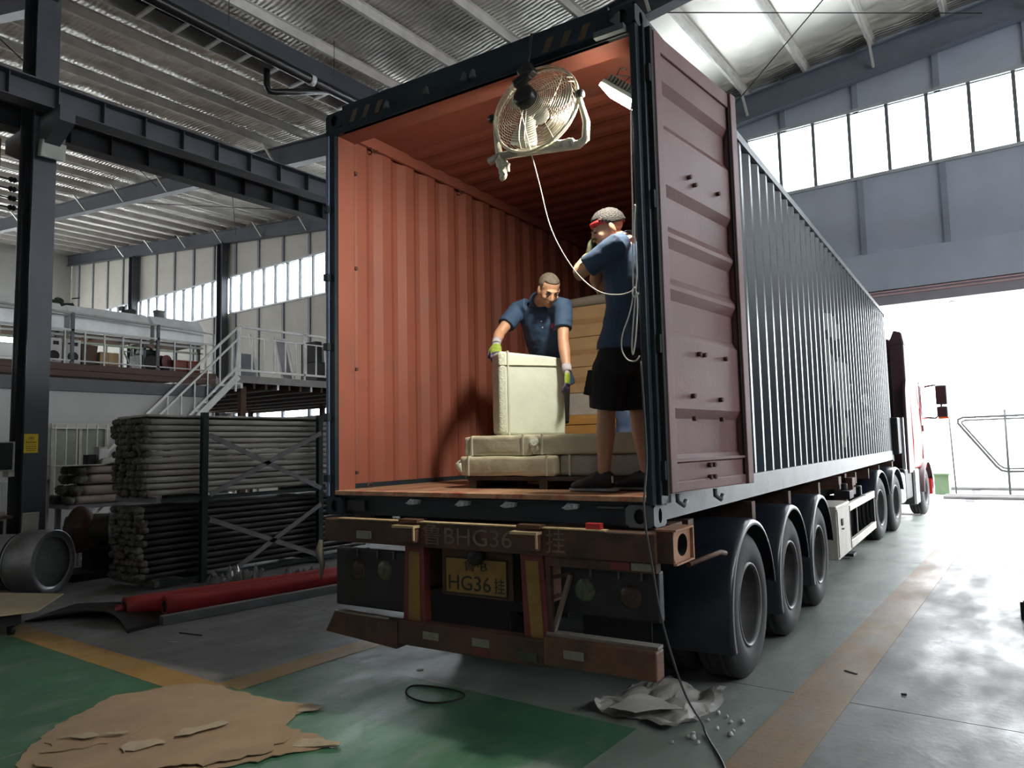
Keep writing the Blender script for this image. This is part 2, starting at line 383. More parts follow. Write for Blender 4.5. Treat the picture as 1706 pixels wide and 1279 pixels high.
# roof: foil blanket, purlins, rafters, braces
ce = thing('ceiling', None, None, (XV, 0, 9.75), kind='structure')
def foil_mat():
    m = bpy.data.materials.new('crinkled_silver_foil'); m.use_nodes = True; nt = m.node_tree; N = nt.nodes; Lk = nt.links; bs = N['Principled BSDF']
    tc = N.new('ShaderNodeTexCoord')
    def nz(scale, det, st):
        mp = N.new('ShaderNodeMapping'); mp.inputs['Scale'].default_value = st; Lk.new(tc.outputs['Object'], mp.inputs[0])
        n = N.new('ShaderNodeTexNoise'); n.inputs['Scale'].default_value = scale; n.inputs['Detail'].default_value = det; n.inputs['Roughness'].default_value = .65; n.inputs['Distortion'].default_value = .6
        Lk.new(mp.outputs[0], n.inputs['Vector']); return n.outputs['Fac']
    a = nz(1.6, 4, (1, .55, 1)); b = nz(7, 5, (.5, 1.6, 1))
    cr = N.new('ShaderNodeValToRGB'); cr.color_ramp.elements[0].position = .32; cr.color_ramp.elements[1].position = .7
    cr.color_ramp.elements[0].color = (.50,.47,.43,1); cr.color_ramp.elements[1].color = (.97,.93,.86,1)
    Lk.new(a, cr.inputs[0]); Lk.new(cr.outputs[0], bs.inputs['Base Color'])
    bs.inputs['Metallic'].default_value = .6; bs.inputs['Roughness'].default_value = .30
    mp = N.new('ShaderNodeMapping'); mp.inputs['Scale'].default_value = (1,1,1); Lk.new(tc.outputs['Object'], mp.inputs[0])
    wv = N.new('ShaderNodeTexWave'); wv.wave_type = 'BANDS'; wv.bands_direction = 'Y'; wv.inputs['Scale'].default_value = 3.2; wv.inputs['Distortion'].default_value = 2.2; wv.inputs['Detail'].default_value = 3; wv.inputs['Detail Scale'].default_value = 1.4
    Lk.new(mp.outputs[0], wv.inputs['Vector'])
    ad = N.new('ShaderNodeMath'); ad.operation = 'ADD'; Lk.new(wv.outputs['Fac'], ad.inputs[0]); Lk.new(b, ad.inputs[1])
    bp = N.new('ShaderNodeBump'); bp.inputs['Strength'].default_value = .8; bp.inputs['Distance'].default_value = .06
    Lk.new(ad.outputs[0], bp.inputs['Height']); Lk.new(bp.outputs[0], bs.inputs['Normal'])
    return m
m_foil = foil_mat()
SKX0, SKX1, SKY0, SKY1 = -6.6, 3.4, 9.0, 13.9
def deck(x0, x1, n, hole=False):
    mb = MB(); ny = 56; sag = lambda x, y: .035*math.sin((x-x0)/1.5*PI)**2*-1 + .02*noise.noise(Vector((x*.8, y*1.3, 0)))
    P = [[(x0+(x1-x0)*i/n, YB+(YW+.1-YB)*j/ny) for j in range(ny+1)] for i in range(n+1)]
    vs = [(x, y, zroof(x) + sag(x, y)) for r in P for x, y in r]
    inh = lambda i, j: hole and SKX0 < P[i][0][0] < SKX1-.3 and SKY0 < P[0][j][1] < SKY1-.4
    qd = lambda i, j: (i*(ny+1)+j, (i+1)*(ny+1)+j, (i+1)*(ny+1)+j+1, i*(ny+1)+j+1)
    mb.add(vs, [qd(i, j) for i in range(n) for j in range(ny) if not inh(i, j)], 0, True)
    if hole:
        sk = MB().add(vs, [qd(i, j) for i in range(n) for j in range(ny) if inh(i, j)], 0, True)
        obj('glowing_foil_patch', sk, m_trl, ce)  # added see-through patch, glows in place of foil in strong light
    mb.add([(x, y, zroof(x)+.15) for x, y in [q for r in P for q in r]], [qd(i, j) for i in range(n) for j in range(ny) if not inh(i, j)])
    return mb
m_trl = bpy.data.materials.new('sky_glow_foil'); m_trl.use_nodes = True
def _trl():
    nt = m_trl.node_tree; N = nt.nodes; Lk = nt.links; N.remove(N['Principled BSDF'])
    tc = N.new('ShaderNodeTexCoord'); mp = N.new('ShaderNodeMapping'); mp.inputs['Scale'].default_value = (1.4, 8, 1); Lk.new(tc.outputs['Object'], mp.inputs[0])
    nz = N.new('ShaderNodeTexNoise'); nz.inputs['Scale'].default_value = 1.6; nz.inputs['Detail'].default_value = 6; nz.inputs['Distortion'].default_value = .5; Lk.new(mp.outputs[0], nz.inputs['Vector'])
    cr = N.new('ShaderNodeValToRGB'); cr.color_ramp.elements[0].position = .35; cr.color_ramp.elements[1].position = .68
    cr.color_ramp.elements[0].color = (.0022,.0021,.0019,1); cr.color_ramp.elements[1].color = (.0125,.0117,.0094,1); Lk.new(nz.outputs['Fac'], cr.inputs[0])
    t = N.new('ShaderNodeBsdfTranslucent'); Lk.new(cr.outputs[0], t.inputs[0])
    d = N.new('ShaderNodeBsdfGlossy'); d.inputs[0].default_value = (.6,.58,.54,1); d.inputs[1].default_value = .35
    a = N.new('ShaderNodeAddShader'); Lk.new(t.outputs[0], a.inputs[0]); Lk.new(d.outputs[0], a.inputs[1]); Lk.new(a.outputs[0], N['Material Output'].inputs[0])
_trl()
obj('foil_blanket', deck(XL, XV, 84), m_foil, ce, recalc=False)
obj('foil_blanket', deck(XV, XRIDGE, 48, True), m_foil, ce, recalc=False)
obj('foil_blanket', deck(XRIDGE, XR, 14), m_foil, ce, recalc=False)
m_purl = mat('galvanised_purlin', (.70,.68,.64), .4, .35, .15, 3)
def purlin(x):
    z = zroof(x) - .06; mb = MB()
    mb.box(x-.004, x+.004, YB, YW, z-.19, z).box(x-.065, x, YB, YW, z-.19, z-.184).box(x, x+.065, YB, YW, z-.006, z).box(x-.065, x-.059, YB, YW, z-.184, z-.165)
    return mb
k = .55
pxs = []
while XV+k < XRIDGE: pxs.append(XV+k); k += 1.42
k = .75
while XV-k > XL+.5: pxs.append(XV-k); k += 1.42
for px in pxs: obj('purlin', purlin(px), m_purl, ce)
def rafter(x0, x1, y, hb0, hb1, w_=.26):       # welded I section under the purlins, deeper at x0
    mb = MB()
    z0, z1 = zroof(x0)-.25, zroof(x1)-.25
    for (a, b, wid) in (((x0,y,z0-.008),(x1,y,z1-.008),w_), ((x0,y,z0-hb0),(x1,y,z1-hb1),w_)): mb.bar(a, b, wid, .02)
    mb.add([(x0,y-.006,z0),(x1,y-.006,z1),(x1,y-.006,z1-hb1),(x0,y-.006,z0-hb0),(x0,y+.006,z0),(x1,y+.006,z1),(x1,y+.006,z1-hb1),(x0,y+.006,z0-hb0)],
           [(0,1,2,3),(4,7,6,5),(0,4,5,1),(3,2,6,7),(0,3,7,4),(1,5,6,2)])
    return mb
for y in YC:
    obj('rafter', rafter(XV, XL, y, .58, .5), m_col, ce)
    obj('rafter', rafter(XV, XRIDGE, y, .58, .5), m_col, ce)
obj('rafter', rafter(XV, XL, YW-.2, .55, .55, .22), m_col, ce)
m_colhaze = mat('haze_tinted_gable_rafter', (.15,.175,.22), .5, 0, .1, 2)  # slate steel lifted towards blue to stand in for haze
obj('rafter', rafter(XV, XRIDGE, YW-.2, .62, .62, .22), m_colhaze, ce)
obj('rafter', rafter(XRIDGE, XR, YW-.2, .55, .5, .22), m_col, ce)
for y in YC[:2]:
    for s_ in (-1, 1): obj('haunch', MB().prism([(.2, 8.35), (.2, 9.45), (2.6, 9.45), (2.6, 9.05)], (XV, y-.1, 0), (s_,0,0), (0,0,1), (0,.2,0)), m_col, ce)
# knee braces from purlin to rafter bottom
for y, hb in ((.85, .6), (8.6, .6), (YW-.2, .6)):
    for i, px in enumerate(pxs):
        if i % 2 or px < -34: continue
        z = zroof(px)-.24
        obj('knee_brace', MB().bar((px, y-.8*hb, z), (px, y-.05, z-hb+.1), .05, .05), m_purl, ce)
# tie rods of the roof bracing
for a, b in (((-3, 8.6), (2.4, YW-.3)), ((2.4, 8.6), (-3, YW-.3)), ((-16, 8.6), (-24, YW-.3)), ((-24, 8.6), (-16, YW-.3)), ((-12, .9), (-20, 8.5)), ((-6, .9), (-1, 8.5))):
    obj('tie_rod', MB().tube([(a[0], a[1], zroof(a[0])-.5), (b[0], b[1], zroof(b[0])-.5)], .012, 6), m_dark, ce)

# valley columns with the two crane runways
def hcol(x, y, z1, d=.5, w_=.30, tf=.018):
    mb = MB(); mb.box(x-d/2, x-d/2+tf, y-w_/2, y+w_/2, 0, z1).box(x+d/2-tf, x+d/2, y-w_/2, y+w_/2, 0, z1).box(x-d/2+tf, x+d/2-tf, y-.006, y+.006, 0, z1)
    return mb
for y in YC + [YW-.2]:
    if y < -4: continue
    lab = {0.85: 'slate grey steel column carrying the yellow notice'}.get(y)
    c = thing('steel_column', lab or ('dark steel valley column behind the container, at mid length of the hall' if y < 10 else 'dark steel valley column against the front gable wall'), 'column', (XV, y, 0))
    obj('shaft', hcol(XV, y, 9.0), m_col, c)
    obj('base_plate', MB().box(XV-.35, XV+.35, y-.22, y+.22, 0, .03), m_col, c)
    for s_ in (-1, 1):
        obj('bracket', MB().prism([(.25,6.52),(.95,6.52),(.95,6.30),(.25,6.0)], (XV, y-.1, 0), (s_,0,0), (0,0,1), (0,.2,0)), m_col, c)
for xcol, lab in ((-25.1, 'gable column seen between the lit window bays, nearer the container'), (-32.7, 'gable column far left between window bays'), (-17.5, 'gable column hidden behind the container wall'), (-2.75, 'gable column left of the truck gate')):
    if xcol > -20: continue
    c = thing('steel_column', lab, 'column', (xcol, YW-.2, 0))
    obj('shaft', hcol(xcol, YW-.2, zroof(xcol)-.8, .4, .3), m_col, c)
    obj('base_plate', MB().box(xcol-.3, xcol+.3, YW-.42, YW-.0, 0, .03), m_col, c)
def runway(x, label):
    zt, zb = 6.90, 6.55
    r = thing('crane_runway_beam', label, 'beam', (x, .85, zb), group='crane runway beams')
    obj('top_flange', MB().box(x-.16, x+.16, YB+.2, YW-.5, zt-.02, zt), m_col, r)
    obj('bottom_flange', MB().box(x-.13, x+.13, YB+.2, YW-.5, zb, zb+.016), m_col, r)
    obj('web', MB().box(x-.005, x+.005, YB+.2, YW-.5, zb, zt), m_col, r)
    obj('crane_rail', MB().box(x-.03, x+.03, YB+.2, YW-.5, zt, zt+.06), m_dark, r)
    y = .85 - .62*10
    while y < YW-.6:
        obj('stiffener', MB().box(x-.12, x+.12, y-.006, y+.006, zb+.016, zt-.02), m_col, r); y += .62
runway(-8.2, 'riveted-looking dark steel crane beam on the truck side of the notice column')
runway(-9.3, 'lower-looking dark crane beam on the mezzanine side of the notice column')

# ------------------------------------------------------------------ shipping container (truck frame)
FRAME[0] = TF
Z0, Z1 = 1.22, 4.116; CL = 12.192; XO = 1.219
CFL = 1.385
ct = thing('shipping_container', 'long dark navy shipping container on the trailer, rear doors open, red oxide inside', 'container', (0, 6, Z0))
# corner castings
def casting(x, y, z):
    s_ = 1 if x > 0 else -1; e = -1 if y < 6 else 1
    x0, x1 = (x-s_*.162, x); y0, y1 = (y, y-e*.178)
    mb = MB(); cx, cyy, cz = (x0+x1)/2, (y0+y1)/2, z+.059
    mb.plate_hole((x, cyy, cz), (0, s_, 0), (0,0,1), .178, .118, .05, .08, .03, mi=0, mi2=1)
    mb.plate_hole((cx, y, cz), (-e, 0, 0), (0,0,1), .162, .118, .065, .08, .03, mi=0, mi2=1)
    xa, xb = min(x0,x1), max(x0,x1); ya, yb = min(y0,y1), max(y0,y1)
    vs = [(xa,ya,z),(xb,ya,z),(xb,yb,z),(xa,yb,z),(xa,ya,z+.118),(xb,ya,z+.118),(xb,yb,z+.118),(xa,yb,z+.118)]
    fs = [(0,3,2,1),(4,5,6,7)] + ([(3,0,4,7)] if s_ > 0 else [(1,2,6,5)]) + ([(2,3,7,6)] if e < 0 else [(0,1,5,4)])
    return mb.add(vs, fs)
m_navyl = mat('lit_grey_container_paint', (.105,.12,.13), .5, .0, .2, 3, dirt=(.06,.068,.075), dscale=4, dth=.55)  # navy lightened for light on the right rails; also small grey fittings
for x in (-XO, XO):
    for y in (0, CL):
        for z in (Z0, Z1-.118):
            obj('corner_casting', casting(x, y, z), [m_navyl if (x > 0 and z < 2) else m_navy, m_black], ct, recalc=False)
zc0, zc1 = Z0+.118, Z1-.118
obj('corner_post', MB().box(1.178, XO, .0, .05, zc0, zc1).box(1.165, XO+.025, .05, .20, zc0, zc1), m_navy, ct, bevel=.006)
p = obj('corner_post', MB().box(-XO, -1.131, .0, .03, zc0, zc1, 0).box(-XO, -1.125, .03, .19, zc0, zc1, 1), [m_navy, m_red], ct)
obj('gasket_strip', MB().box(-1.206, -1.180, -.012, 0, zc0+.01, zc1-.05), mat('blue_reflection_tint', (.12,.19,.30), .35), p)  # blue reflection along the post edge put into the strip's colour
for z in (1.47, 1.9, 2.4, 2.9, 3.4): obj('hinge_lug', MB().box(-1.215, -1.172, -.03, 0, z-.025, z+.025), m_navy, p)
obj('corner_post', MB().box(1.11, XO-.01, CL-.2, CL-.01, zc0, zc1), m_navy, ct, bevel=.01)
obj('corner_post', MB().box(-XO+.01, -1.11, CL-.2, CL-.01, zc0, zc1), m_navy, ct, bevel=.01)
# header, lintel, sill
hd = obj('door_header', MB().box(-1.057, 1.057, .0, .035, 3.945, Z1+.03).box(-1.15, 1.178, .0, .035, 3.945, 3.998), m_navy, ct, bevel=.006)
obj('inner_lintel', MB().box(-1.15, 1.17, .036, .20, 3.946, 4.07), m_red, ct)
m_haz = mat('faded_orange_hazard_paint', (.11,.065,.035), .6, 0, .5, 10)
for x0 in (-.98, -.86, -.74, .62, .74, .86):
    obj('hazard_stripe', MB().prism([(0,0),(.045,0),(.085,.085),(.04,.085)], (x0, -.0025, 4.0), (1,0,0), (0,0,1), (0,.0025,0)), m_haz, hd)
for x0 in (-.63, .03, .10, -.28):
    obj('lock_keeper', MB().prism([(0,0),(.035,0),(.03,.05),(.012,.03)], (x0, -.03, 4.0), (1,0,0), (0,0,1), (0,.03,0)), m_navyl, hd)
obj('corner_gusset', MB().bar((.98, -.02, 3.975), (1.165, -.02, 3.975), .04, .035), m_navyl, hd)
obj('corner_gusset', MB().prism([(0,0),(.06,.04),(.06,-.05)], (1.07, -.012, 4.045), (1,0,0), (0,0,1), (0,.012,0)), m_navyl, hd)
sl = obj('door_sill', MB().box(-1.057, 1.057, .045, .2, Z0, CFL-.03).box(-1.17, 1.178, .03, .16, Z0+.118, CFL-.03), m_navy, ct, bevel=.004)
m_scuff = mat('bare_scuffed_metal', (.42,.47,.52), .4, .3, .3, 40)
for x0 in (-.50, -.10, .24, .66):
    obj('cam_keeper', MB().prism([(0,.012),(.03,0),(.10,.008),(.11,.035),(.04,.04),(.02,.022)], (x0, .012, CFL-.085), (1,0,0), (0,0,1), (0,.035,0)).box(x0+.035, x0+.085, -.004, .03, CFL-.075, CFL-.055), m_scuff, sl)
obj('step_plate', MB().box(-1.04, -.87, .02, .045, Z0+.03, Z0+.10), m_dark, sl)
obj('step_plate', MB().box(.88, 1.04, .02, .045, Z0+.095, Z0+.105), m_navyl, sl)
# floor: plywood boards with a pale worn threshold
obj('threshold', MB().box(-1.16, 1.178, .0, .10, CFL-.03, CFL), mat('worn_orange_threshold', (.42,.24,.15), .75, 0, .35, 6, dirt=(.35,.08,.05), dscale=7, dth=.5), ct, bevel=.004)
for i in range(8):
    for j in range(5):
        a, b = -1.17 + i*.2925, -1.17 + (i+1)*.2925-.004
        y0 = .10 + j*2.4 - (.0 if i % 2 or j == 0 else .6); y1 = min(CL-.1, .10 + (j+1)*2.4 - (.0 if i % 2 else .6) - .004)
        if j == 4: y1 = CL-.1
        obj('floor_board', MB().box(a, b, y0, y1, CFL-.03, CFL), m_ply, ct)
obj('underframe', MB().box(-1.16, 1.16, .2, CL-.1, Z0+.06, CFL-.031), m_dark, ct)
# corrugated side walls
def corr(l0, l1, pitch, dep, f=(.26,.24,.26,.24)):
    pts = []; t = l0
    while t < l1-1e-4:
        for frac, d in ((0, 0), (f[0], 0), (f[0]+f[1], 1), (f[0]+f[1]+f[2], 1)):
            if t+frac*pitch <= l1: pts.append((t+frac*pitch, d*dep))
        t += pitch
    pts.append((l1, 0)); return pts
def wall_mat():
    m = m_navy.copy(); m.name = 'navy_paint_with_faded_white_marks'; nt = m.node_tree; N = nt.nodes; Lk = nt.links; bs = N['Principled BSDF']
    src = bs.inputs['Base Color'].links[0].from_socket
    g = N.new('ShaderNodeTexCoord'); acc = None
    def M2(op, a, b):
        n = N.new('ShaderNodeMath'); n.operation = op
        for i, v in ((0, a), (1, b)):
            if isinstance(v, (int, float)): n.inputs[i].default_value = v
            else: Lk.new(v, n.inputs[i])
        return n.outputs[0]
    sp = N.new('ShaderNodeSeparateXYZ'); Lk.new(g.outputs['Object'], sp.inputs[0])
    nz = N.new('ShaderNodeTexNoise'); nz.inputs['Scale'].default_value = 3.5; nz.inputs['Detail'].default_value = 5; Lk.new(g.outputs['Object'], nz.inputs['Vector'])
    jit = M2('MULTIPLY', M2('SUBTRACT', nz.outputs['Fac'], .5), 1.1)
    for (y, z, ry, rz) in MARKS:
        a = M2('DIVIDE', M2('SUBTRACT', sp.outputs[1], y-6), ry); b = M2('DIVIDE', M2('SUBTRACT', sp.outputs[2], z-Z0), rz)
        r = M2('SQRT', M2('ADD', M2('MULTIPLY', a, a), M2('MULTIPLY', b, b)), 0)
        v = M2('LESS_THAN', M2('ADD', r, jit), 1.0)
        acc = v if acc is None else M2('MAXIMUM', acc, v)
    mx = N.new('ShaderNodeMix'); mx.data_type = 'RGBA'; Lk.new(M2('MULTIPLY', acc, .8), mx.inputs[0]); Lk.new(src, mx.inputs[6]); mx.inputs[7].default_value = (.22,.25,.24,1)
    Lk.new(mx.outputs[2], bs.inputs['Base Color']); return m
MARKS = [(6.1, 3.05, .5, .16), (5.75, 2.48, .25, .40), (6.7, 2.38, .75, .34), (6.55, 1.80, .3, .22), (8.8, 2.25, .5, .08), (8.9, 1.95, .5, .06)]
m_side = wall_mat()
zb, zt = CFL+.03, Z1-.075
for s_, nm in ((1, 'right'), (-1, 'left')):
    pr = corr(.15, CL-.2, .278, .036, (.17,.24,.35,.24))
    poly = [(s_*(1.208-d), y, zb) for y, d in pr]
    mb = MB().strip(poly, (0,0,zt-zb), (-s_*.004,0,0), 0, 1)
    obj('side_wall', mb, [m_side if s_ > 0 else m_navy, m_red], ct)
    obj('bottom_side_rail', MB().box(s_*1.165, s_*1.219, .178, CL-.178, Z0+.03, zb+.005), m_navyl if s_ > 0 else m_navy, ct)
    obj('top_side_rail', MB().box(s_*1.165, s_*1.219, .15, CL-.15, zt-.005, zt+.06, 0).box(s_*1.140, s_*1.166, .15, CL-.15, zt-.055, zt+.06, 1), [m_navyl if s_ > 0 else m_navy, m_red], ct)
# roof, front wall
pr = corr(.75, CL-.1, .24, .013); pr = [(.12, 0)] + pr
obj('roof_panel', MB().strip([(-1.16, y, 4.078-d) for y, d in pr], (2.32,0,0), (0,0,.004), 1, 0), [m_navy, m_red], ct)
pr = corr(-1.15, 1.15, .25, .04)
obj('front_wall', MB().strip([(x, CL-.05-d, CFL) for x, d in pr], (0,0,zt-CFL), (0,-.004,0), 0, 1), [m_navy, m_red], ct)
obj('front_header', MB().box(-1.15, 1.15, CL-.12, CL-.01, zt, Z1-.01), m_navy, ct); obj('front_sill', MB().box(-1.06, 1.06, CL-.15, CL-.01, Z0+.02, CFL), m_navy, ct)
# lashing rings under the top rail and on the floor
for y in (.42, 1.55, 2.7, 3.85, 5.0, 6.2, 7.4):
    pts = [(-1.136, y+.032*math.cos(t), zt-.055-.032*math.sin(t)) for t in [PI*i/8 for i in range(9)]]
    obj('lashing_ring', MB().tube(pts, .006, 6), m_rust, ct)
for y in (.34, 1.55, 2.7, 3.85):
    pts = [(-1.125, y+.03*math.cos(t), CFL+.004+.03*math.sin(t)) for t in [PI*i/8 for i in range(9)]]
    obj('lashing_ring', MB().tube(pts, .006, 6), m_rust, ct)
lb = obj('lashing_rod', MB().cyl((-1.155, .205, CFL), (-1.155, .205, zt), .012, 8), m_black, ct)
for z in (1.50, 2.25, 3.0, 3.72): obj('rod_lug', MB().box(-1.16, -1.115, .19, .215, z-.012, z+.012), m_rust, lb)

# right door leaf, swung round against the side wall; local u along the leaf, w outward, z up
DH = Vector((1.262, .11, 0)); DA = math.atan2(1.40-1.262, 1.205-.11)
du = Vector((math.sin(DA), math.cos(DA), 0)); dw = Vector((math.cos(DA), -math.sin(DA), 0)); DL = 1.105
D0, D1 = 1.395, 3.985
def DP(u, w_, z): return DH + du*u + dw*w_ + Vector((0,0,z))
def dbox(u0, u1, w0, w1, z0, z1, mi=0, mb=None):
    mb = mb or MB(); a = MB().box(u0, u1, w0, w1, z0, z1); return mb.add([DP(p.x, p.y, p.z) for p in a.v], a.f, mi)
dl = dbox(0, .075, -.03, .022, D0, D1); dbox(DL-.085, DL, -.03, .03, D0, D1, 0, dl); dbox(.075, DL-.085, -.03, .012, D1-.10, D1, 0, dl); dbox(.075, DL-.085, -.03, .012, D0, D0+.06, 0, dl)
door = obj('door_leaf', dl, m_reddoor, ct, bevel=.006)
prof = [(D0+.06, 0), (D0+.17, 0), (D0+.175, .018), (D0+.20, -.002)]
zz = [(1.66, 1.78), (2.36, 2.50), (2.66, 2.80), (2.95, 3.09), (3.55, 3.69)]
prof = [(D0+.05, -.002)]
for a, b in ((1.600, 1.80), (2.30, 2.47), (2.60, 2.77), (2.90, 3.07), (3.50, 3.68)):
    prof += [(a-.05, -.002), (a, -.032), (b, -.032), (b+.055, -.002)]
prof += [(D1-.09, -.002)]
obj('door_panel', MB().strip([DP(.07, w_, z) for z, w_ in prof], du*(DL-.15), -dw*.004), m_reddoor, door)
obj('gasket_strip', dbox(-.03, .0, -.02, .014, D0-.01, D1+.01), m_black, door)
obj('gasket_strip', dbox(DL-.098, DL-.086, .0, .016, D0+.06, D1-.1), m_black, door)
obj('drip_ledge', dbox(.08, DL-.09, .0, .016, D0+.165, D0+.18), m_reddoor, door)
bm_ = []
for u, z in ((.40,3.24),(.47,3.21),(.80,3.24),(.43,2.18),(.50,2.18),(.80,2.18),(.33,1.93),(.70,1.92),(.33,1.80),(.70,1.80),(.50,1.53),(.56,1.53),(.50,1.46),(.56,1.46)):
    bm_.append(obj('bolt', MB().cyl(DP(u, -.002, z), DP(u, .022, z), .014, 8), m_rust, door))
for z in (1.52, 2.2, 3.0, 3.72): obj('hinge', dbox(-.05, -.02, -.03, .012, z-.05, z+.05), m_black, door)
for u in (.14, .62): obj('hook', MB().tube([DP(u, -.02, D0-.01), DP(u, -.02, D0-.05), DP(u+.03, .0, D0-.075), DP(u+.06, .0, D0-.05)], .014, 8), m_navyl, door)

# ------------------------------------------------------------------ semi trailer
tr = thing('semi_trailer', 'rusty brown skeletal trailer under the container, three axles at the back', 'trailer', (0, 3, 0))
for x in (-.42, .42):
    obj('main_rail', MB().box(x-.07, x+.07, .05, 11.9, Z0-.02, Z0-.005).box(x-.07, x+.07, .05, 8.9, .74, .755).box(x-.006, x+.006, .05, 8.9, .755, Z0-.02).box(x-.006, x+.006, 8.9, 11.9, .98, Z0-.02).box(x-.07, x+.07, 8.9, 11.9, .98, .995), m_rust, tr)
for y in (.9, 2.4, 3.7, 5.2, 6.6, 8.0, 9.4, 10.8): obj('cross_member', MB().box(-1.1, 1.1, y-.05, y+.05, 1.02, 1.18), m_rust, tr)
rb = obj('rear_beam', MB().box(-1.13, 1.26, -.10, .06, 1.055, 1.205), m_rust, tr, bevel=.008)
m_letter = mat('faded_cream_lettering', (.19,.13,.09), .7, 0, .4, 12)
try:
    for body, x0, wd in (('鲁BHG36', .065, .66), ('挂', .68, .12)):
        tm = text_mesh(body, .14, .0012); xs_ = [p.x for p in tm.v]; k = wd/(max(xs_)-min(xs_)); xm = (max(xs_)+min(xs_))/2
        obj('painted_number', tm.map(lambda p: (x0 + (p.x-xm)*k, -.1015 + p.z, 1.128 + p.y)), m_letter, rb)
except Exception as e: print('text', e)
obj('beam_top_edge', MB().box(-1.0, .98, -.104, -.05, 1.205, 1.212), mat('bare_edge_worn_cream', (.55,.42,.25), .6, 0, .3, 20), rb)
m_lens = mat('cream_marker_lens', (.24,.23,.18), .3, 0, .2, 20)
obj('marker_lamp', MB().box(-.82, -.69, -.112, -.10, 1.085, 1.135), m_lens, rb, bevel=.003)
obj('red_tag', MB().box(.86, .95, -.09, -.05, 1.212, 1.245), mat('bright_red_plastic', (.5,.03,.04), .4), rb, bevel=.004)
for x in (-.455, .425):
    ca = obj('ramp_catch', MB().box(x, x+.165, -.155, -.10, 1.085, 1.175), m_rust, tr, bevel=.004)
    obj('catch_lip', MB().box(x-.005, x+.17, -.165, -.10, 1.175, 1.19).box(x+.16, x+.17, -.162, -.15, 1.10, 1.175), mat('cream_worn_edge', (.50,.38,.22), .55, 0, .2, 15), ca)
    obj('catch_lug', MB().box(x+.02, x+.17, -.13, -.06, 1.205, 1.225), m_rust, ca)
# painted uprights: yellow boards edged in red
for x0, xa, xb in ((-.43, -.45, -.27), (.43, .45, .615)):
    wt = .15
    up = obj('upright', MB().prism([(x0,1.06),(x0+wt,1.06),(xb,.56),(xa,.56)], (0,-.075,0), (1,0,0), (0,0,1), (0,.06,0)), m_redf, tr, bevel=.003)
    obj('yellow_board', MB().prism([(x0+.035,1.02),(x0+wt-.03,1.02),(xb-.04,.60),(xa+.045,.60)], (0,-.079,0), (1,0,0), (0,0,1), (0,.006,0)), m_yel, up)
# number plate
pb = obj('plate_board', MB().box(-.17, .345, -.03, -.015, .77, 1.055), m_rust, tr, bevel=.004)
pl = obj('number_plate', MB().box(-.135, .315, -.040, -.031, .79, 1.0), mat('dirty_yellow_plate', (.27,.145,.035), .5, 0, .2, 10, dirt=(.18,.09,.03), dscale=9, dth=.6), pb, bevel=.003)
m_ink = mat('black_plate_ink', (.02,.016,.014), .6)
for body, size, cx, cz, wd in (('HG36', .125, .045, .852, .31), ('挂', .095, .262, .85, .075), ('鲁·B', .07, .09, .957, .17)):
    try:
        tm = text_mesh(body, size, .001); xs_ = [p.x for p in tm.v]; k = wd/(max(xs_)-min(xs_)); xm = (max(xs_)+min(xs_))/2; zs_ = [p.y for p in tm.v]; zm = (max(zs_)+min(zs_))/2
        obj('plate_character', tm.map(lambda p: (cx + (p.x-xm)*k, -.0412 + p.z, cz + p.y-zm)), m_ink, pl)
    except Exception as e: print('text', e)
obj('plate_frame', MB().box(-.135, .315, -.043, -.036, .995, 1.002).box(-.135, .315, -.043, -.036, .785, .792).box(-.138, -.131, -.043, -.036, .79, 1.0).box(.311, .318, -.043, -.036, .79, 1.0), m_dark, pl)
obj('plate_lamp', MB().lathe([(0,-.02),(.05,-.018),(.055,.02),(.03,.04),(0,.04)], (.115, -.06, 1.02), (0,-1,0), 14), m_dark, pb)
# under-run bumper in three lengths, with reflectors
bu = obj('bumper', MB().box(.60, 1.255, -.13, -.02, .475, .625), mat('scuffed_brown_bumper_paint', (.13,.06,.03), .65, 0, .3, 4, .2, 30, dirt=(.08,.04,.03), dscale=5, dth=.52), tr, bevel=.012)
obj('bumper_edge', MB().box(.60, 1.25, -.09, -.02, .625, .640), mat('pale_dusty_edge', (.22,.20,.175), .7), bu)
bc = obj('bumper', MB().box(-.47, .60, -.11, -.02, .45, .60), m_rust, tr, bevel=.01)
bl = obj('bumper', MB().prism([(-1.10,.46),(-.47,.42),(-.47,.585),(-1.02,.595)], (0,-.12,0), (1,0,0), (0,0,1), (0,.1,0)), m_rust, tr, bevel=.008)
obj('bumper_edge', MB().bar((-1.02, -.10, .60), (-.56, -.10, .592), .03, .006), m_lens, bl)
for b, x, z, m_ in ((bc, -.20, .53, m_lens), (bc, .17, .535, m_lens), (bc, .17, .485, m_redf), (bu, .79, .55, m_lens), (bc, .49, .50, mat('greenish_grime', (.06,.065,.04), .8))):
    obj('reflector', MB().box(x-.06, x+.06, -.135 if b is bu else -.115, -.108, z-.022, z+.022), m_, b)
for x in (.61,):
    obj('brace', MB().bar((x, -.06, 1.05), (x+.01, -.06, .62), .03, .03, (1,0,0)), m_rust, tr)
    obj('brace', MB().bar((x+.12, -.03, .95), (x+.01, -.05, .62), .03, .02, (1,0,0)), mat('dusty_brown_bracket', (.24,.17,.14), .7), tr)
    obj('brace', MB().bar((x, -.04, .93), (x+.12, -.02, .955), .02, .02), m_rust, tr)
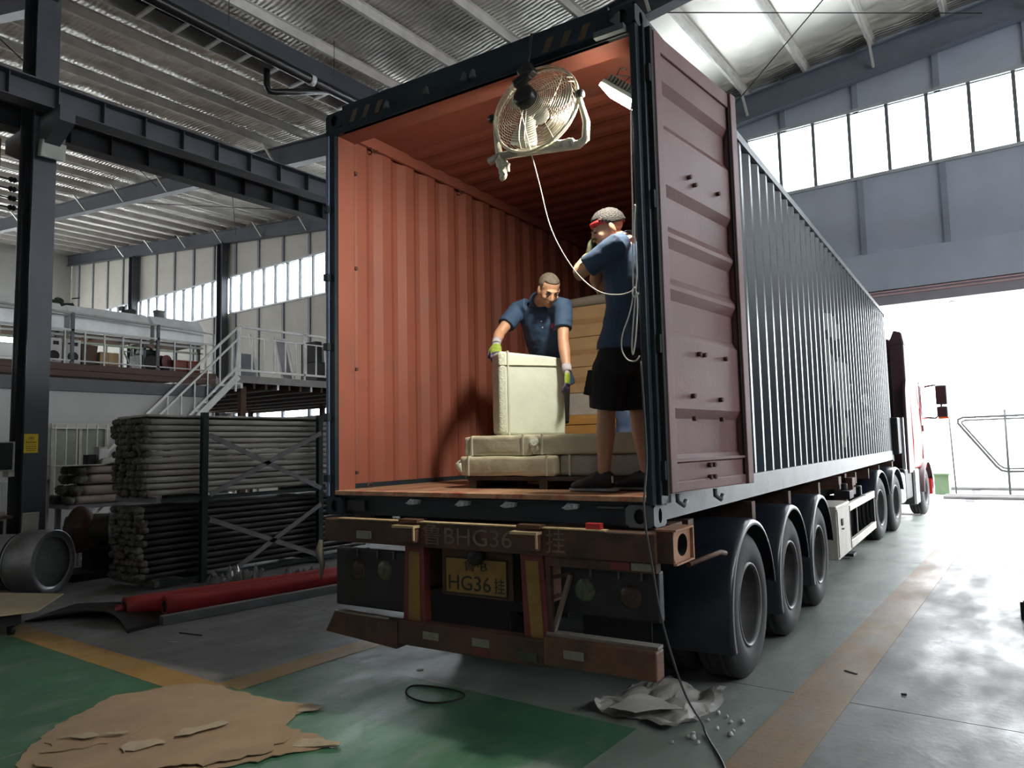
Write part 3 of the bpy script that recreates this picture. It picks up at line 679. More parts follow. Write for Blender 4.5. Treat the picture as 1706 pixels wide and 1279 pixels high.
# lamp boxes
for x0, x1, lx in ((.66, 1.24, .81), (-1.10, -.47, -.655)):
    lbx = obj('lamp_box', MB().box(x0, x1, -.02, .05, .74 if x0 > 0 else .62, 1.0), m_dark, tr, bevel=.01)
    obj('round_lamp', MB().lathe([(0,.012),(.045,.010),(.062,0),(.072,-.012)], (lx, -.022, .875), (0,-1,0), 20), mat('dim_green_glass_lens', (.09,.10,.065), .25, 0, .4, 40, .4, 60), lbx)
    obj('round_lamp', MB().lathe([(0,.012),(.045,.010),(.062,0),(.072,-.012)], (lx + (.27 if x0 > 0 else -.24), -.022, .86), (0,-1,0), 20), mat('dim_red_glass_lens', (.045,.018,.016), .3, 0, .4, 40, .4, 60), lbx)
    for q in (.2, .38, .52): obj('clip', MB().box(x0+q*(x1-x0)*1.6, x0+q*(x1-x0)*1.6+.012, -.03, -.02, .95, 1.0), m_navyl, lbx)
obj('side_beam', MB().box(.60, 1.255, -.085, -.02, 1.0, 1.055), m_rust, tr, bevel=.005)
obj('side_reflector', MB().box(1.0, 1.11, -.092, -.085, 1.012, 1.05), m_redf, tr); obj('side_reflector', MB().box(1.12, 1.23, -.092, -.085, 1.012, 1.05), m_lens, tr)
obj('hanging_rag', MB().tube([(-1.14,-.12,1.06),(-1.15,-.13,.98),(-1.13,-.12,.90),(-1.135,-.125,.80)], [.015,.03,.02,.006], 7), mat('grey_dirty_rag', (.10,.09,.08), .9), tr)
# twist-lock bracket at the right end of the beam
m_rusto = mat('orange_rust_bracket', (.34,.17,.09), .7, 0, .25, 6, .2, 30)
tb = obj('twist_lock_bracket', MB().plate_hole((1.345, .06, 1.137), (0,1,0), (0,0,1), .26, .165, .15, .115, .05, 24, 0, 1), [m_rusto, m_black], tr, recalc=False)
obj('bracket_box', MB().box(1.255, 1.29, -.068, .188, 1.055, 1.216).box(1.29, 1.344, -.07, -.06, 1.055, 1.216), m_rust, tb)
obj('bracket_lip', MB().box(1.25, 1.362, -.075, .195, 1.216, 1.226).box(1.344, 1.362, .18, .195, 1.055, 1.216).box(1.344, 1.362, -.075, .195, 1.047, 1.056), m_rusto, tb)
obj('wheel_chock_hook', MB().tube([(1.25,.4,.98),(1.25,1.0,.97),(1.25,1.1,.95)], .016, 8), m_rust, tr)
# wheels
def tyre_prof(r, w_):
    return [(r*.565,-w_/2+.02),(r*.60,-w_/2),(r*.72,-w_/2-.012),(r*.86,-w_/2-.006),(r*.95,-w_/2+.018),(r,-w_/2+.045),(r,-w_/2+.075),(r-.012,-w_/2+.08),(r-.012,-w_/2+.092),(r,-w_/2+.097),
            (r,-.02),(r-.012,-.015),(r-.012,.015),(r,.02),(r,w_/2-.097),(r-.012,w_/2-.092),(r-.012,w_/2-.08),(r,w_/2-.075),(r,w_/2-.045),(r*.95,w_/2-.018),(r*.86,w_/2+.006),(r*.72,w_/2+.012),(r*.60,w_/2),(r*.565,w_/2-.02)]
def wheel(parent, x, y, r, side, w_=.29):
    t = obj('tyre', MB().lathe(tyre_prof(r, w_), (x, y, r), (side,0,0), 40), m_tyre, parent)
    ri = obj('rim', MB().lathe([(r*.585, w_/2-.015),(r*.57, w_/2+.004),(r*.545, w_/2+.002),(r*.53, w_/2-.03),(r*.515,-w_/2+.06),(r*.40,-w_/2+.07),(r*.26,-w_/2+.045),(r*.24,-w_/2+.12),(r*.17,-w_/2+.14),(0,-w_/2+.14)], (x, y, r), (side,0,0), 32), m_rim, t)
    for k in range(10):
        a = 2*PI*k/10; c = Vector((x+side*(-w_/2+.06), y+math.cos(a)*r*.33, r+math.sin(a)*r*.33))
        obj('wheel_nut', MB().cyl(c, c+Vector((side*.03,0,0)), .016, 6), m_dark, ri)
    return t
WR = .505
for y in (1.74, 3.05, 4.36):
    for sd in (1, -1):
        wheel(tr, sd*1.075, y, WR, sd)
        t2 = obj('tyre', MB().lathe(tyre_prof(WR, .27), (sd*.75, y, WR), (sd,0,0), 32), m_tyre, tr)
        # mudguard
        prof_ = [(WR+.085, -.62), (WR+.10, -.60), (WR+.10, .17), (WR+.085, .20), (WR+.055, .205), (WR+.055,.195), (WR+.075,.18), (WR+.085, .165), (WR+.085,-.59)]
        mg = obj('mudguard', MB().lathe(prof_, (sd*1.06, y, WR+.0), (sd,0,0), 28, a0=-PI*(.46 if sd > 0 else .62), a1=PI*(.62 if sd > 0 else .46)), m_guard, tr)
    obj('axle', MB().cyl((-1.0, y, WR), (1.0, y, WR), .07, 12), m_dark, tr)
    obj('spring', MB().tube([(.42,y-.55,.78),(.42,y-.2,.66),(.42,y,.63),(.42,y+.2,.66),(.42,y+.55,.78)], .045, 8), m_dark, tr)
obj('shade_sheet', MB().box(-1.225, -.30, .92, .935, .28, 1.02), m_black, tr); obj('shade_sheet', MB().box(.30, .80, .92, .935, .28, 1.02), m_black, tr); obj('shade_plate', MB().box(-.36, .36, .60, .62, .55, 1.05), m_black, tr)  # black sheets added to keep the space under the trailer dark
# tool box, side guard, landing leg
m_cream = mat('dusty_cream_tool_box_paint', (.52,.49,.42), .55, 0, .12, 3, dirt=(.30,.27,.22), dscale=4, dth=.6)
tbx = obj('tool_box', MB().box(.78, 1.24, 5.35, 6.3, .30, .90), m_cream, tr, bevel=.012)
obj('lid_edge', MB().box(.77, 1.25, 5.34, 6.31, .84, .865), m_cream, tbx); obj('latch', MB().box(1.24, 1.255, 5.62, 5.72, .66, .74), m_dark, tbx, bevel=.004); obj('latch', MB().box(1.24, 1.262, 5.64, 5.70, .615, .63), m_dark, tbx)
obj('door_edge', MB().box(1.24, 1.246, 5.37, 5.39, .33, .84), m_dark, tbx); obj('door_edge', MB().box(1.24, 1.246, 6.26, 6.28, .33, .84), m_dark, tbx)
sg = obj('side_guard', MB().box(1.18, 1.23, 6.4, 8.85, .76, .86), mat('pale_grey_side_guard', (.50,.48,.42), .5, .2, .2, 3, dirt=(.3,.24,.16), dscale=6, dth=.55), tr, bevel=.006)
obj('lower_guard', MB().box(1.18, 1.23, 6.4, 8.85, .30, .40), MATS['pale_grey_side_guard'], sg, bevel=.006); obj('guard_post', MB().box(1.18, 1.22, 8.80, 8.86, .30, .86), m_dark, sg); obj('guard_post', MB().box(1.16, 1.18, 6.42, 6.50, .30, .86), m_dark, sg); obj('guard_post', MB().box(1.16, 1.18, 7.3, 7.36, .30, .86), m_dark, sg)
obj('spare_pump', MB().box(.95, 1.15, 7.0, 7.35, .86, .97).cyl((1.05,7.2,.97),(1.05,7.2,1.06),.05,10), m_dark, tr, bevel=.01)
lg = obj('landing_leg', MB().box(.86, 1.02, 7.55, 7.71, .20, 1.18), m_rust, tr, bevel=.008); obj('foot', MB().box(.80, 1.08, 7.49, 7.77, .04, .08).box(.92,.96,7.6,7.66,.08,.2), m_dark, lg)
obj('leg_gearbox', MB().box(1.02, 1.12, 7.5, 7.78, .88, 1.12), m_rust, lg, bevel=.01); obj('crank', MB().tube([(1.12,7.64,1.0),(1.2,7.64,1.0),(1.2,7.64,.88),(1.26,7.64,.88)], .014, 6), m_steel, lg)
obj('landing_leg', MB().box(-1.02, -.86, 7.55, 7.71, .04, 1.18), m_rust, tr, bevel=.008)
obj('air_tank', MB().lathe([(0,-.45),(.1,-.45),(.14,-.41),(.14,.41),(.1,.45),(0,.45)], (.9, 6.85, .56), (0,1,0), 16), m_dark, tr)
for x in (-1, 1):
    for y in (.35, 5.9, 11.9): obj('bolster', MB().box(x*1.0, x*1.21, y-.09, y+.09, 1.12, 1.215), m_rust, tr)

# ------------------------------------------------------------------ tractor unit, turned a little to the right
TQ = Matrix.Translation(Vector((-.02, 9.97, 0))) @ Matrix.Rotation(math.radians(-4.4), 4, 'Z')
FRAME[0] = TF @ TQ
tc_ = thing('tractor_truck', 'red tractor truck with dark cab rear, halfway out of the gate', 'truck', (0, 2, 0))
m_redcab = mat('glossy_red_cab_paint', (.42,.02,.02), .25, 0, .06, 2)
m_cabshade = mat('shade_darkened_cab_paint', (.07,.03,.035), .5, 0, .15, 3)  # cab red darkened to stand in for shade on its rear
for y in (0, 1.35):
    for sd in (1, -1):
        wheel(tc_, sd*1.075, y, .52, sd)
        obj('tyre', MB().lathe(tyre_prof(.52, .27), (sd*.75, y, .52), (sd,0,0), 28), m_tyre, tc_)
        pr_ = [(.60,-.27),(.62,-.25),(.62,.17),(.59,.205),(.575,.20),(.60,.165),(.605,-.24)]
        obj('mudguard', MB().lathe(pr_, (sd*1.06, y, .52), (sd,0,0), 24, a0=-PI*.40, a1=PI*.40), m_guard, tc_)
    obj('axle', MB().cyl((-1,y,.52),(1,y,.52),.09,12), m_dark, tc_)
for sd in (1, -1): wheel(tc_, sd*1.08, 4.75, .52, sd)
for x in (-.42, .42): obj('frame_rail', MB().box(x-.05, x+.05, -.7, 6.2, .72, .98), m_dark, tc_)
obj('fifth_wheel', MB().box(-.45, .45, .3, 1.2, .98, 1.06), m_dark, tc_, bevel=.02)
# cab: a shaped shell
cab = MB()
sec = [(3.55, [(-1.22,1.02),(1.22,1.02),(1.24,1.6),(1.22,2.9),(1.12,3.28),(-1.12,3.28),(-1.22,2.9),(-1.24,1.6)]),
       (4.6, [(-1.24,1.02),(1.24,1.02),(1.26,1.6),(1.23,2.9),(1.12,3.32),(-1.12,3.32),(-1.23,2.9),(-1.26,1.6)]),
       (5.6, [(-1.24,.95),(1.24,.95),(1.26,1.6),(1.20,2.75),(1.05,3.12),(-1.05,3.12),(-1.20,2.75),(-1.26,1.6)]),
       (5.9, [(-1.15,.75),(1.15,.75),(1.18,1.55),(1.08,2.55),(.95,2.95),(-.95,2.95),(-1.08,2.55),(-1.18,1.55)])]
cb = obj('cab_body', cab.loft([[Vector((x, y, z)) for x, z in pr_] for y, pr_ in sec], 0, False), m_redcab, tc_, bevel=.05, seg=3)
obj('rear_panel', MB().box(-1.20, 1.20, 3.50, 3.56, 1.05, 3.22), m_cabshade, tc_, bevel=.04)
obj('side_fairing', MB().prism([(2.95,.95),(3.55,.95),(3.55,3.15),(3.45,3.2),(3.05,2.6)], (1.16,0,0), (0,1,0), (0,0,1), (.06,0,0)), m_cabshade, tc_, bevel=.02)
obj('side_fairing', MB().prism([(2.95,.95),(3.55,.95),(3.55,3.15),(3.45,3.2),(3.05,2.6)], (-1.22,0,0), (0,1,0), (0,0,1), (.06,0,0)), m_cabshade, tc_, bevel=.02)
obj('roof_deflector', MB().loft([[Vector((x*a, y, z)) for x, z in ((-1.05,3.25),(1.05,3.25),(1.0,3.25+h*.8),(.8,3.25+h),(-.8,3.25+h),(-1.0,3.25+h*.8))] for y, h, a in ((3.5,.50,1.0),(3.9,.56,1.0),(4.6,.40,.98),(5.2,.10,.9))], 0, False), m_cabshade, tc_, bevel=.04)
obj('intake_snorkel', MB().box(.95, 1.22, 3.2, 3.48, 2.0, 3.55).prism([(-.14,3.55),(.14,3.55),(.10,3.80),(-.05,3.86)], (1.09,3.2,0), (1,0,0), (0,0,1), (0,.3,0)), m_cabshade, tc_, bevel=.03)
obj('side_window', MB().prism([(4.75,2.1),(5.62,2.1),(5.45,2.72),(4.75,2.75)], (1.235,0,0), (0,1,0), (0,0,1), (.02,0,0)), mat('dark_cab_glass', (.02,.025,.03), .08), cb)
obj('door_handle', MB().box(1.25, 1.28, 4.62, 4.70, 1.78, 1.92), m_blackp, cb, bevel=.01)
obj('door_seam', MB().box(1.244, 1.262, 4.5, 4.515, 1.2, 2.85).box(1.244, 1.266, 4.5, 5.75, 1.35, 1.362), m_dark, cb)
obj('front_bumper', MB().box(-1.22, 1.22, 5.55, 6.05, .35, .95), m_redcab, tc_, bevel=.08, seg=3)
obj('wheel_arch', MB().lathe([(.60,-.25),(.64,-.2),(.64,.22),(.60,.24)], (1.06,4.75,.52), (1,0,0), 24, a0=-PI*.5, a1=PI*.5), m_cabshade, tc_)
mi_ = obj('mirror_arm', MB().tube([(1.22,5.55,2.80),(1.40,5.62,2.83),(1.52,5.62,2.80),(1.53,5.62,2.2),(1.40,5.6,2.08),(1.22,5.55,2.1)], .022, 8), m_blackp, tc_)
obj('mirror', MB().box(1.43, 1.66, 5.52, 5.66, 2.38, 2.82), m_blackp, mi_, bevel=.03); obj('mirror', MB().box(1.44, 1.66, 5.50, 5.66, 2.10, 2.34), m_blackp, mi_, bevel=.03); obj('turn_lamp', MB().box(1.46, 1.67, 5.5, 5.6, 2.06, 2.10), mat('orange_lens', (.6,.12,.02), .3), mi_)
obj('exhaust_box', MB().box(.72, 1.19, 2.6, 3.35, .45, 1.05), m_dark, tc_, bevel=.04)
obj('fuel_tank', MB().box(.62, 1.20, 2.05, 2.55, .40, 1.0), m_steel, tc_, bevel=.08, seg=3)
bt = obj('battery_box', MB().box(.70, 1.22, 3.4, 4.05, .30, 1.02), mat('dark_green_grey_panel', (.05,.06,.06), .5), tc_, bevel=.03)
obj('pale_edge', MB().box(1.20, 1.245, 3.4, 3.5, .32, 1.0), m_white, bt)
obj('air_coil', MB().box(.95, 1.18, 2.2, 2.5, 1.35, 2.05), m_dark, tc_, bevel=.02)
obj('perforated_bracket', MB().box(1.16, 1.22, 2.55, 2.62, 1.05, 2.05), m_steel, tc_)
obj('red_step', MB().box(1.2, 1.28, 5.3, 5.42, .40, .75), mat('bright_red_step', (.6,.02,.02), .4), tc_, bevel=.01)
FRAME[0] = TF

# ------------------------------------------------------------------ people
def remesh(mb, voxel, sm=6, fac=.5):
    me = mesh('tmp', mb, m_white, None, False); o = bpy.data.objects.new('tmp', me); COL.objects.link(o)
    r = o.modifiers.new('r', 'REMESH'); r.mode = 'VOXEL'; r.voxel_size = voxel; r.adaptivity = 0
    if sm: s_ = o.modifiers.new('s', 'SMOOTH'); s_.factor = fac; s_.iterations = sm
    dg = bpy.context.evaluated_depsgraph_get(); e = bpy.data.meshes.new_from_object(o.evaluated_get(dg))
    out = MB().add([v.co.copy() for v in e.vertices], [tuple(p.vertices) for p in e.polygons], 0, True)
    bpy.data.objects.remove(o); bpy.data.meshes.remove(e); bpy.data.meshes.remove(me)
    return out
def ell_ring(c, d, a, ra, rb, n=20):       # ellipse normal to d, radius ra along a
    c, d = Vector(c), Vector(d).normalized(); a = Vector(a); a = (a - d*a.dot(d)).normalized(); b = d.cross(a)
    return [c + a*math.cos(t)*ra + b*math.sin(t)*rb for t in [2*PI*i/n for i in range(n)]]
def basis(fwd, up):
    f = Vector(fwd).normalized(); u = Vector(up); u = (u - f*u.dot(f)).normalized(); r = f.cross(u)
    return Matrix((r, f, u)).transposed()      # columns right, forward, up
m_skin = mat('warm_skin', (.50,.27,.17), .5, 0, .12, 12)
m_hair = mat('short_black_hair', (.018,.016,.015), .7, 0, .3, 60, .6, 160, bdist=.02)
m_buzz = mat('greying_buzz_cut', (.13,.11,.085), .8, 0, .35, 50, .5, 220)
m_polo = mat('navy_polo_cotton', (.032,.068,.135), .8, 0, .15, 8, .2, 300)
m_short = mat('black_cotton_shorts', (.010,.010,.012), .85, 0, .3, 8, .2, 60)
m_shoe = mat('black_trainer_mesh', (.02,.02,.021), .6, 0, .4, 30, .3, 80)
m_sole = mat('grey_trainer_sole', (.30,.30,.30), .6)
m_eye = mat('dark_eye', (.015,.012,.01), .2)
m_lip = mat('brown_brow_hair', (.03,.02,.015), .8)
m_glg = mat('green_glove_knit', (.26,.36,.05), .8, 0, .25, 40, .4, 160, dirt=(.10,.12,.05), dscale=25, dth=.6)
m_glp = mat('purple_grey_glove_rubber', (.09,.075,.15), .6, 0, .25, 20, .2, 60)
m_cuff = mat('grey_striped_glove_cuff', (.38,.35,.40), .85, 0, .2, 10)
m_gldk = mat('dark_olive_glove', (.05,.055,.025), .8, 0, .4, 20, .3, 80)

def hand(wr, fwd, pn, side, curls, k=1.0):
    """wr wrist, fwd towards the fingers, pn palm normal, side +1 thumb on the right of fwd x pn; curls per finger (radians per joint)"""
    f = Vector(fwd).normalized(); p = Vector(pn); p = (p - f*p.dot(f)).normalized(); r = f.cross(p)*side
    wr = Vector(wr); mb = MB()
    mb.loft([ell_ring(wr + f*t*k, f, r, a*k, b*k, 14) for t, a, b in ((-.02,.028,.021),(.0,.029,.020),(.03,.038,.018),(.06,.043,.017),(.085,.042,.015),(.095,.036,.011))])
    for i, (off, ln) in enumerate(((.031,.072),(.0105,.080),(-.0105,.075),(-.030,.058))):
        q = wr + f*.082*k + r*off*k; d = f.copy(); pts = [q - f*.015*k]; c = curls[i] if isinstance(curls, (list, tuple)) else curls
        spread = r*(off*1.2)
        for seg, fr in enumerate((.45,.31,.24)):
            pts.append(q.copy()); ang = c*(seg*.9+.35)
            d2 = (f*math.cos(ang) + p*math.sin(ang) + spread).normalized(); q = q + d2*ln*fr*k
        pts.append(q); mb.tube(pts, [.0095*k,.0098*k,.0092*k,.0085*k,.007*k], 8)
        mb.blob(q, .0072*k, 8, 6)
    q = wr + f*.03*k + r*.026*k; d = (f*.55 + r*.8 + p*.35).normalized()
    mb.tube([wr + f*.012*k, q, q + d*.032*k, q + d*.032*k + (f*.85 + r*.2 + p*.45).normalized()*.028*k, q + d*.032*k + (f*.85 + r*.15 + p*.55).normalized()*.052*k], [.016*k,.016*k,.0125*k,.011*k,.008*k], 8)
    out = remesh(mb, .0042, 3)
    for i, fc in enumerate(out.f):
        c = sum((out.v[j] for j in fc), Vector())/len(fc) - wr
        out.m[i] = 2 if c.dot(f) < .012*k else (1 if (c.dot(f) > .088*k or (c.dot(r) > .05*k)) else 0)
    return out
def head_mb(mb, c, B):
    def P(x, y, z): return Vector(c) + B @ Vector((x, y, z))
    def bl(x, y, z, r, k=None): mb.blob(P(x,y,z), r, 18, 12, B if k is None else B @ k)
    bl(0,-.018,.035,(.077,.096,.082)); bl(0,.018,-.02,(.067,.078,.092)); bl(0,.03,-.068,(.053,.058,.045)); bl(0,.068,-.098,(.024,.02,.017))
    bl(0,.083,.022,(.046,.014,.011)); bl(.04,.064,-.028,(.024,.02,.022)); bl(-.04,.064,-.028,(.024,.02,.022))
    mb.tube([P(0,.086,.018), P(0,.101,-.012), P(0,.112,-.034)], [.008,.011,.014], 10); bl(.012,.100,-.037,(.009,.009,.008)); bl(-.012,.100,-.037,(.009,.009,.008)); bl(0,.109,-.034,(.012,.012,.011))
    bl(0,.092,-.062,(.024,.010,.006)); bl(0,.090,-.073,(.021,.010,.007))
    for s_ in (1,-1): bl(s_*.077,-.008,-.008,(.010,.022,.033), Matrix.Rotation(-.3*s_, 3, 'Z')); bl(s_*.070,-.01,-.03,(.01,.02,.02))
def person(name, label, J, hair_m, polo_m):
    o = J['root']; pr = thing(name, label, 'person', o)
    B = basis(J['face'], J['hup']); hc = Vector(J['head'])
    body = MB(); head_mb(body, hc, B)
    nb = Vector(J['neck']); pel = Vector(J['pelvis']); ac = Vector(J['across'])     # across: towards the person's right shoulder
    hb = hc + B @ Vector((0,-.025,-.06))
    body.tube([nb + (nb-hb).normalized()*.05, nb, (nb+hb)/2, hb], [.066,.062,.056,.055], 14)
    up = (nb-pel)
    def torso(k):
        prof = [(-.08,.155,.105),(.0,.168,.115),(.14,.160,.112),(.34,.152,.105),(.55,.172,.118),(.75,.188,.122),(.88,.178,.105),(.96,.125,.08),(1.02,.07,.06)]
        rings = []
        for i, (t, ra, rb) in enumerate(prof):
            c = pel + up*t + J.get('bow', Vector((0,0,0)))*math.sin(max(0,min(1,t))*PI)
            rings.append(ell_ring(c, up, ac, ra*k, rb*k, 24))
        return rings
    body.loft(torso(.93))
    for s_ in ('R', 'L'):
        sh, el, wr = (Vector(J[k+s_]) for k in ('sh', 'el', 'wr'))
        body.tube([sh.lerp(nb, .35), sh, sh.lerp(el, .45), el, el.lerp(wr, .3), el.lerp(wr, .7), wr], [.055,.056,.047,.041,.043,.034,.027], 14)
        hp, kn, an = (Vector(J[k+s_]) for k in ('hip', 'kn', 'an'))
        body.tube([hp + Vector((0,0,.06)), hp, hp.lerp(kn, .45), kn, kn.lerp(an, .3), kn.lerp(an, .75), an, an - Vector((0,0,.05))], [.085,.088,.073,.054,.057,.042,.036,.036], 14)
    bo = obj('body', remesh(body, .0062, 5), m_skin, pr)
    for s_ in (1,-1):
        obj('eye', MB().blob(hc + B @ Vector((s_*.031,.087,.002)), (.012,.008,.005), 10, 6, B), m_eye, bo)
        obj('eyebrow', MB().tube([hc + B @ Vector((s_*x, y, z)) for x, y, z in ((.014,.096,.020),(.032,.092,.026),(.050,.078,.021))], [.003,.004,.002], 6), m_lip, bo)
    obj('mouth', MB().tube([hc + B @ Vector((x, y, -.0675)) for x, y in ((-.022,.088),(-.01,.099),(0,.102),(.01,.099),(.022,.088))], .0022, 6), mat('dark_lip_line', (.25,.09,.07), .6), bo)
    # hair: upper skull shell
    def hair(scale, hl, rough_):
        mb = MB(); b = MB().blob((0,-.018,.035), (.077*scale,.096*scale,.082*scale), 36, 24)
        for f in b.f:
            c = sum((b.v[i] for i in f), Vector())/len(f)
            if c.z > hl(c): mb.f.append(list(f)); mb.m.append(0); mb.s.append(True)
        mb.v = [hc + B @ (p + (p-Vector((0,-.018,.035))).normalized()*rough_*noise.noise(p*90)) for p in b.v]
        return mb
    hl = J['hairline']; ho = obj('hair', hair(J['hk'], hl, J['hr']), hair_m, pr)
    so = ho.modifiers.new('solid', 'SOLIDIFY'); so.thickness = .012; so.offset = -1
    # polo shirt: torso and sleeves
    sh_ = MB(); tr_ = torso(1.08)[:-1]; c0 = sum(tr_[0], Vector())/len(tr_[0]); tr_[0] = [c0 + (p-c0)*1.22 for p in tr_[0]]; c1 = sum(tr_[1], Vector())/len(tr_[1]); tr_[1] = [c1 + (p-c1)*1.08 for p in tr_[1]]; sh_.loft(tr_)
    for s_ in ('R', 'L'):
        sh, el = Vector(J['sh'+s_]), Vector(J['el'+s_])
        sh_.tube([sh.lerp(nb, .45), sh, sh.lerp(el, .4), sh.lerp(el, J.get('sleeve', .72))], [.068,.072,.069,.068], 16)
    sm = remesh(sh_, .0072, 6)
    for i, p in enumerate(sm.v):
        n_ = noise.noise(Vector((p.x*9, p.y*9, p.z*16)))*.008 + noise.noise(Vector((p.x*26+3, p.y*26, p.z*30)))*.003
        axis = pel + up*max(0, min(1, (p-pel).dot(up)/up.length_squared)); sm.v[i] = p + (p-axis).normalized()*n_*(1 if (p-pel).dot(up)/up.length_squared > .18 else .25)
    sho = obj('polo_shirt', sm, polo_m, pr)
    cr = ell_ring(nb + (hb-nb)*.18, (hb-nb), ac, .070, .070, 22)
    obj('collar', MB().loft([ell_ring(nb - (hb-nb)*.05, (hb-nb), ac, .093, .088, 22), ell_ring(nb + (hb-nb)*.22, (hb-nb), ac, .074, .072, 22), ell_ring(nb + (hb-nb)*.16, (hb-nb), ac, .067, .066, 22)], 0, True, False), polo_m, sho)
    return pr, bo, sho, B, hc, nb, hb, pel, up, ac

FRAME[0] = TF
# worker behind the wrapped panel, head bowed, both hands on the panel
W1 = dict(root=(-.1,1.32,CFL), face=(.60,-.50,-.62), hup=(.38,-.28,.80), head=(.055,1.00,2.815), neck=(-.095,1.14,2.765), pelvis=(-.15,1.36,2.20), across=(-1,.15,0),
          shR=(-.295,1.12,2.725), elR=(-.345,.93,2.52), wrR=(-.285,.79,2.425), shL=(.135,1.07,2.69), elL=(.175,.98,2.42), wrL=(.245,.90,2.19),
          hipR=(-.25,1.36,2.17), knR=(-.26,1.32,1.80), anR=(-.26,1.36,1.46), hipL=(-.07,1.34,2.17), knL=(-.07,1.30,1.80), anL=(-.07,1.34,1.46),
          hairline=lambda c: (.075 if c.y > .03 else .02 + c.y*.9), hk=1.035, hr=.001, sleeve=.66)
p1, b1, s1, B1, *_ = person('person', 'worker in navy polo with shaved head, leaning over the white wrapped panel', W1, m_buzz, m_polo)
g = hand((-.280,.785,2.415), (.25,-.45,-.62), (.15,-.05,-1), -1, [.75,.85,.85,.8], 1.06)
obj('glove', g, [m_glg, m_glp, m_cuff], p1)
obj('glove_cuff', MB().tube([(-.297,.82,2.448),(-.287,.797,2.428),(-.280,.785,2.415)], [.036,.034,.032], 14), m_cuff, p1)
g = hand((.248,.895,2.18), (.03,-.15,-.9), (-1,-.15,-.1), 1, [.35,.4,.45,.5], 1.0)
obj('glove', g, [m_glg, m_glp, m_cuff], p1)
obj('glove_cuff', MB().tube([(.232,.915,2.23),(.243,.90,2.195),(.248,.895,2.18)], [.034,.033,.031], 14), m_cuff, p1)
sh1 = MB().loft([ell_ring((-.16,1.35,z), (0,0,1), (1,0,0), a, b, 20) for z, a, b in ((2.22,.15,.11),(2.10,.17,.13),(2.02,.16,.12))])
for s_ in ('R','L'): sh1.tube([Vector(W1['hip'+s_])+Vector((0,0,.03)), W1['hip'+s_], Vector(W1['hip'+s_]).lerp(Vector(W1['kn'+s_]), .9)], [.085,.09,.09], 14)
obj('shorts', remesh(sh1, .01, 4), m_short, p1)
for s_ in ('R','L'):
    a = Vector(W1['an'+s_]); obj('shoe', remesh(MB().loft([ell_ring(a + Vector((0,y,z)), (0,-1,0), (1,0,0), w_, h, 14) for y, z, w_, h in ((.05,-.03,.03,.035),(.0,-.02,.042,.05),(-.08,-.035,.045,.036),(-.16,-.045,.042,.027),(-.20,-.05,.025,.018))]), .007, 3), m_shoe, p1)
# chest badge and buttons
m_pinkb = mat('pink_embroidery', (.55,.08,.16), .7)
def near_surface(mbo, p, d, eps=.004):
    me = mbo.data; inv = mbo.matrix_world
    hit, loc, nor, idx = mbo.ray_cast(Vector(p), Vector(d))
    return (loc + nor*eps, nor) if hit else (None, None)
bpy.context.view_layer.update()
inv1 = root_inv(p1)
def stud(shirt, root, p, d, r, m_, n=10, name='button'):
    hit, loc, nor, idx = shirt.ray_cast(root_inv(root) @ Vector(p), (root_inv(root).to_3x3() @ Vector(d)))
    if not hit: return
    L = root_inv(root).inverted(); c = L @ loc; nn = (L.to_3x3() @ nor).normalized()
    obj(name, MB().cyl(c - nn*.002, c + nn*.004, r, n), m_, shirt)
for q in ((.0,.0),(.018,.0),(-.018,.002),(.009,.017),(-.009,.018),(.008,-.016),(-.01,-.016)):
    stud(s1, p1, (.035+q[0],.7,2.545+q[1]), (0,1,.02), .010, m_pinkb, 8, 'badge')
for z in (2.60, 2.555): stud(s1, p1, (-.055,.7,z), (0,1,0), .006, m_white, 10)

# worker standing at the right door post, forearm up to his chin, red headband
W2 = dict(root=(.88,.32,CFL), face=(-.66,-.52,-.33), hup=(-.22,-.15,.95), head=(.865,.31,2.955), neck=(.955,.335,2.865), pelvis=(.935,.33,2.26), across=(.12,1,0),
          shR=(.975,.50,2.815), elR=(.70,.46,2.64), wrR=(.765,.36,2.79), shL=(1.0,.145,2.80), elL=(.755,.105,2.655), wrL=(.765,.235,2.79),
          hipR=(.96,.42,2.22), knR=(.96,.46,1.84), anR=(1.0,.46,1.49), hipL=(.90,.245,2.22), knL=(.835,.27,1.84), anL=(.80,.29,1.49),
          hairline=lambda c: (.072 if c.y > .045 else .008 + max(0, c.y)*1.0), hk=1.14, hr=.006, sleeve=.74, bow=Vector((.035,0,0)))
p2_, b2, s2, B2, hc2, nb2, hb2, pel2, up2, ac2 = person('person', 'worker in navy polo, black shorts and red headband standing at the door post', W2, m_hair, m_polo)
rb_ = [[hc2 + B2 @ Vector((math.cos(t)*.0815*k, math.sin(t)*.1005*k-.016, z + .022 + .016*math.sin(t))) for t in [2*PI*i/28 for i in range(28)]] for z, k in ((.0,1.0),(.0,1.03),(.030,1.035),(.030,1.0))]
obj('headband', MB().loft(rb_, 0, True, False, True), mat('red_cotton_headband', (.52,.02,.025), .7), p2_)
g = hand((.768,.235,2.785), (.10,.30,.85), (.9,.1,-.2), 1, [1.0,1.05,1.1,1.1], 1.0)
obj('glove', g, [m_gldk, m_gldk, m_glg], p2_)
g = hand((.768,.36,2.785), (.15,-.35,.75), (.9,.1,-.2), -1, [1.0,1.05,1.1,1.1], 1.0)
obj('glove', g, [m_gldk, m_gldk, m_glg], p2_)
st = MB().loft([ell_ring((.935+x,.33,z), (0,0,1), (0,1,0), a, b, 22) for x, z, a, b in ((.004,2.33,.156,.110),(-.012,2.25,.172,.130),(-.014,2.18,.180,.142),(-.014,2.12,.184,.146),(-.015,2.06,.17,.13))])
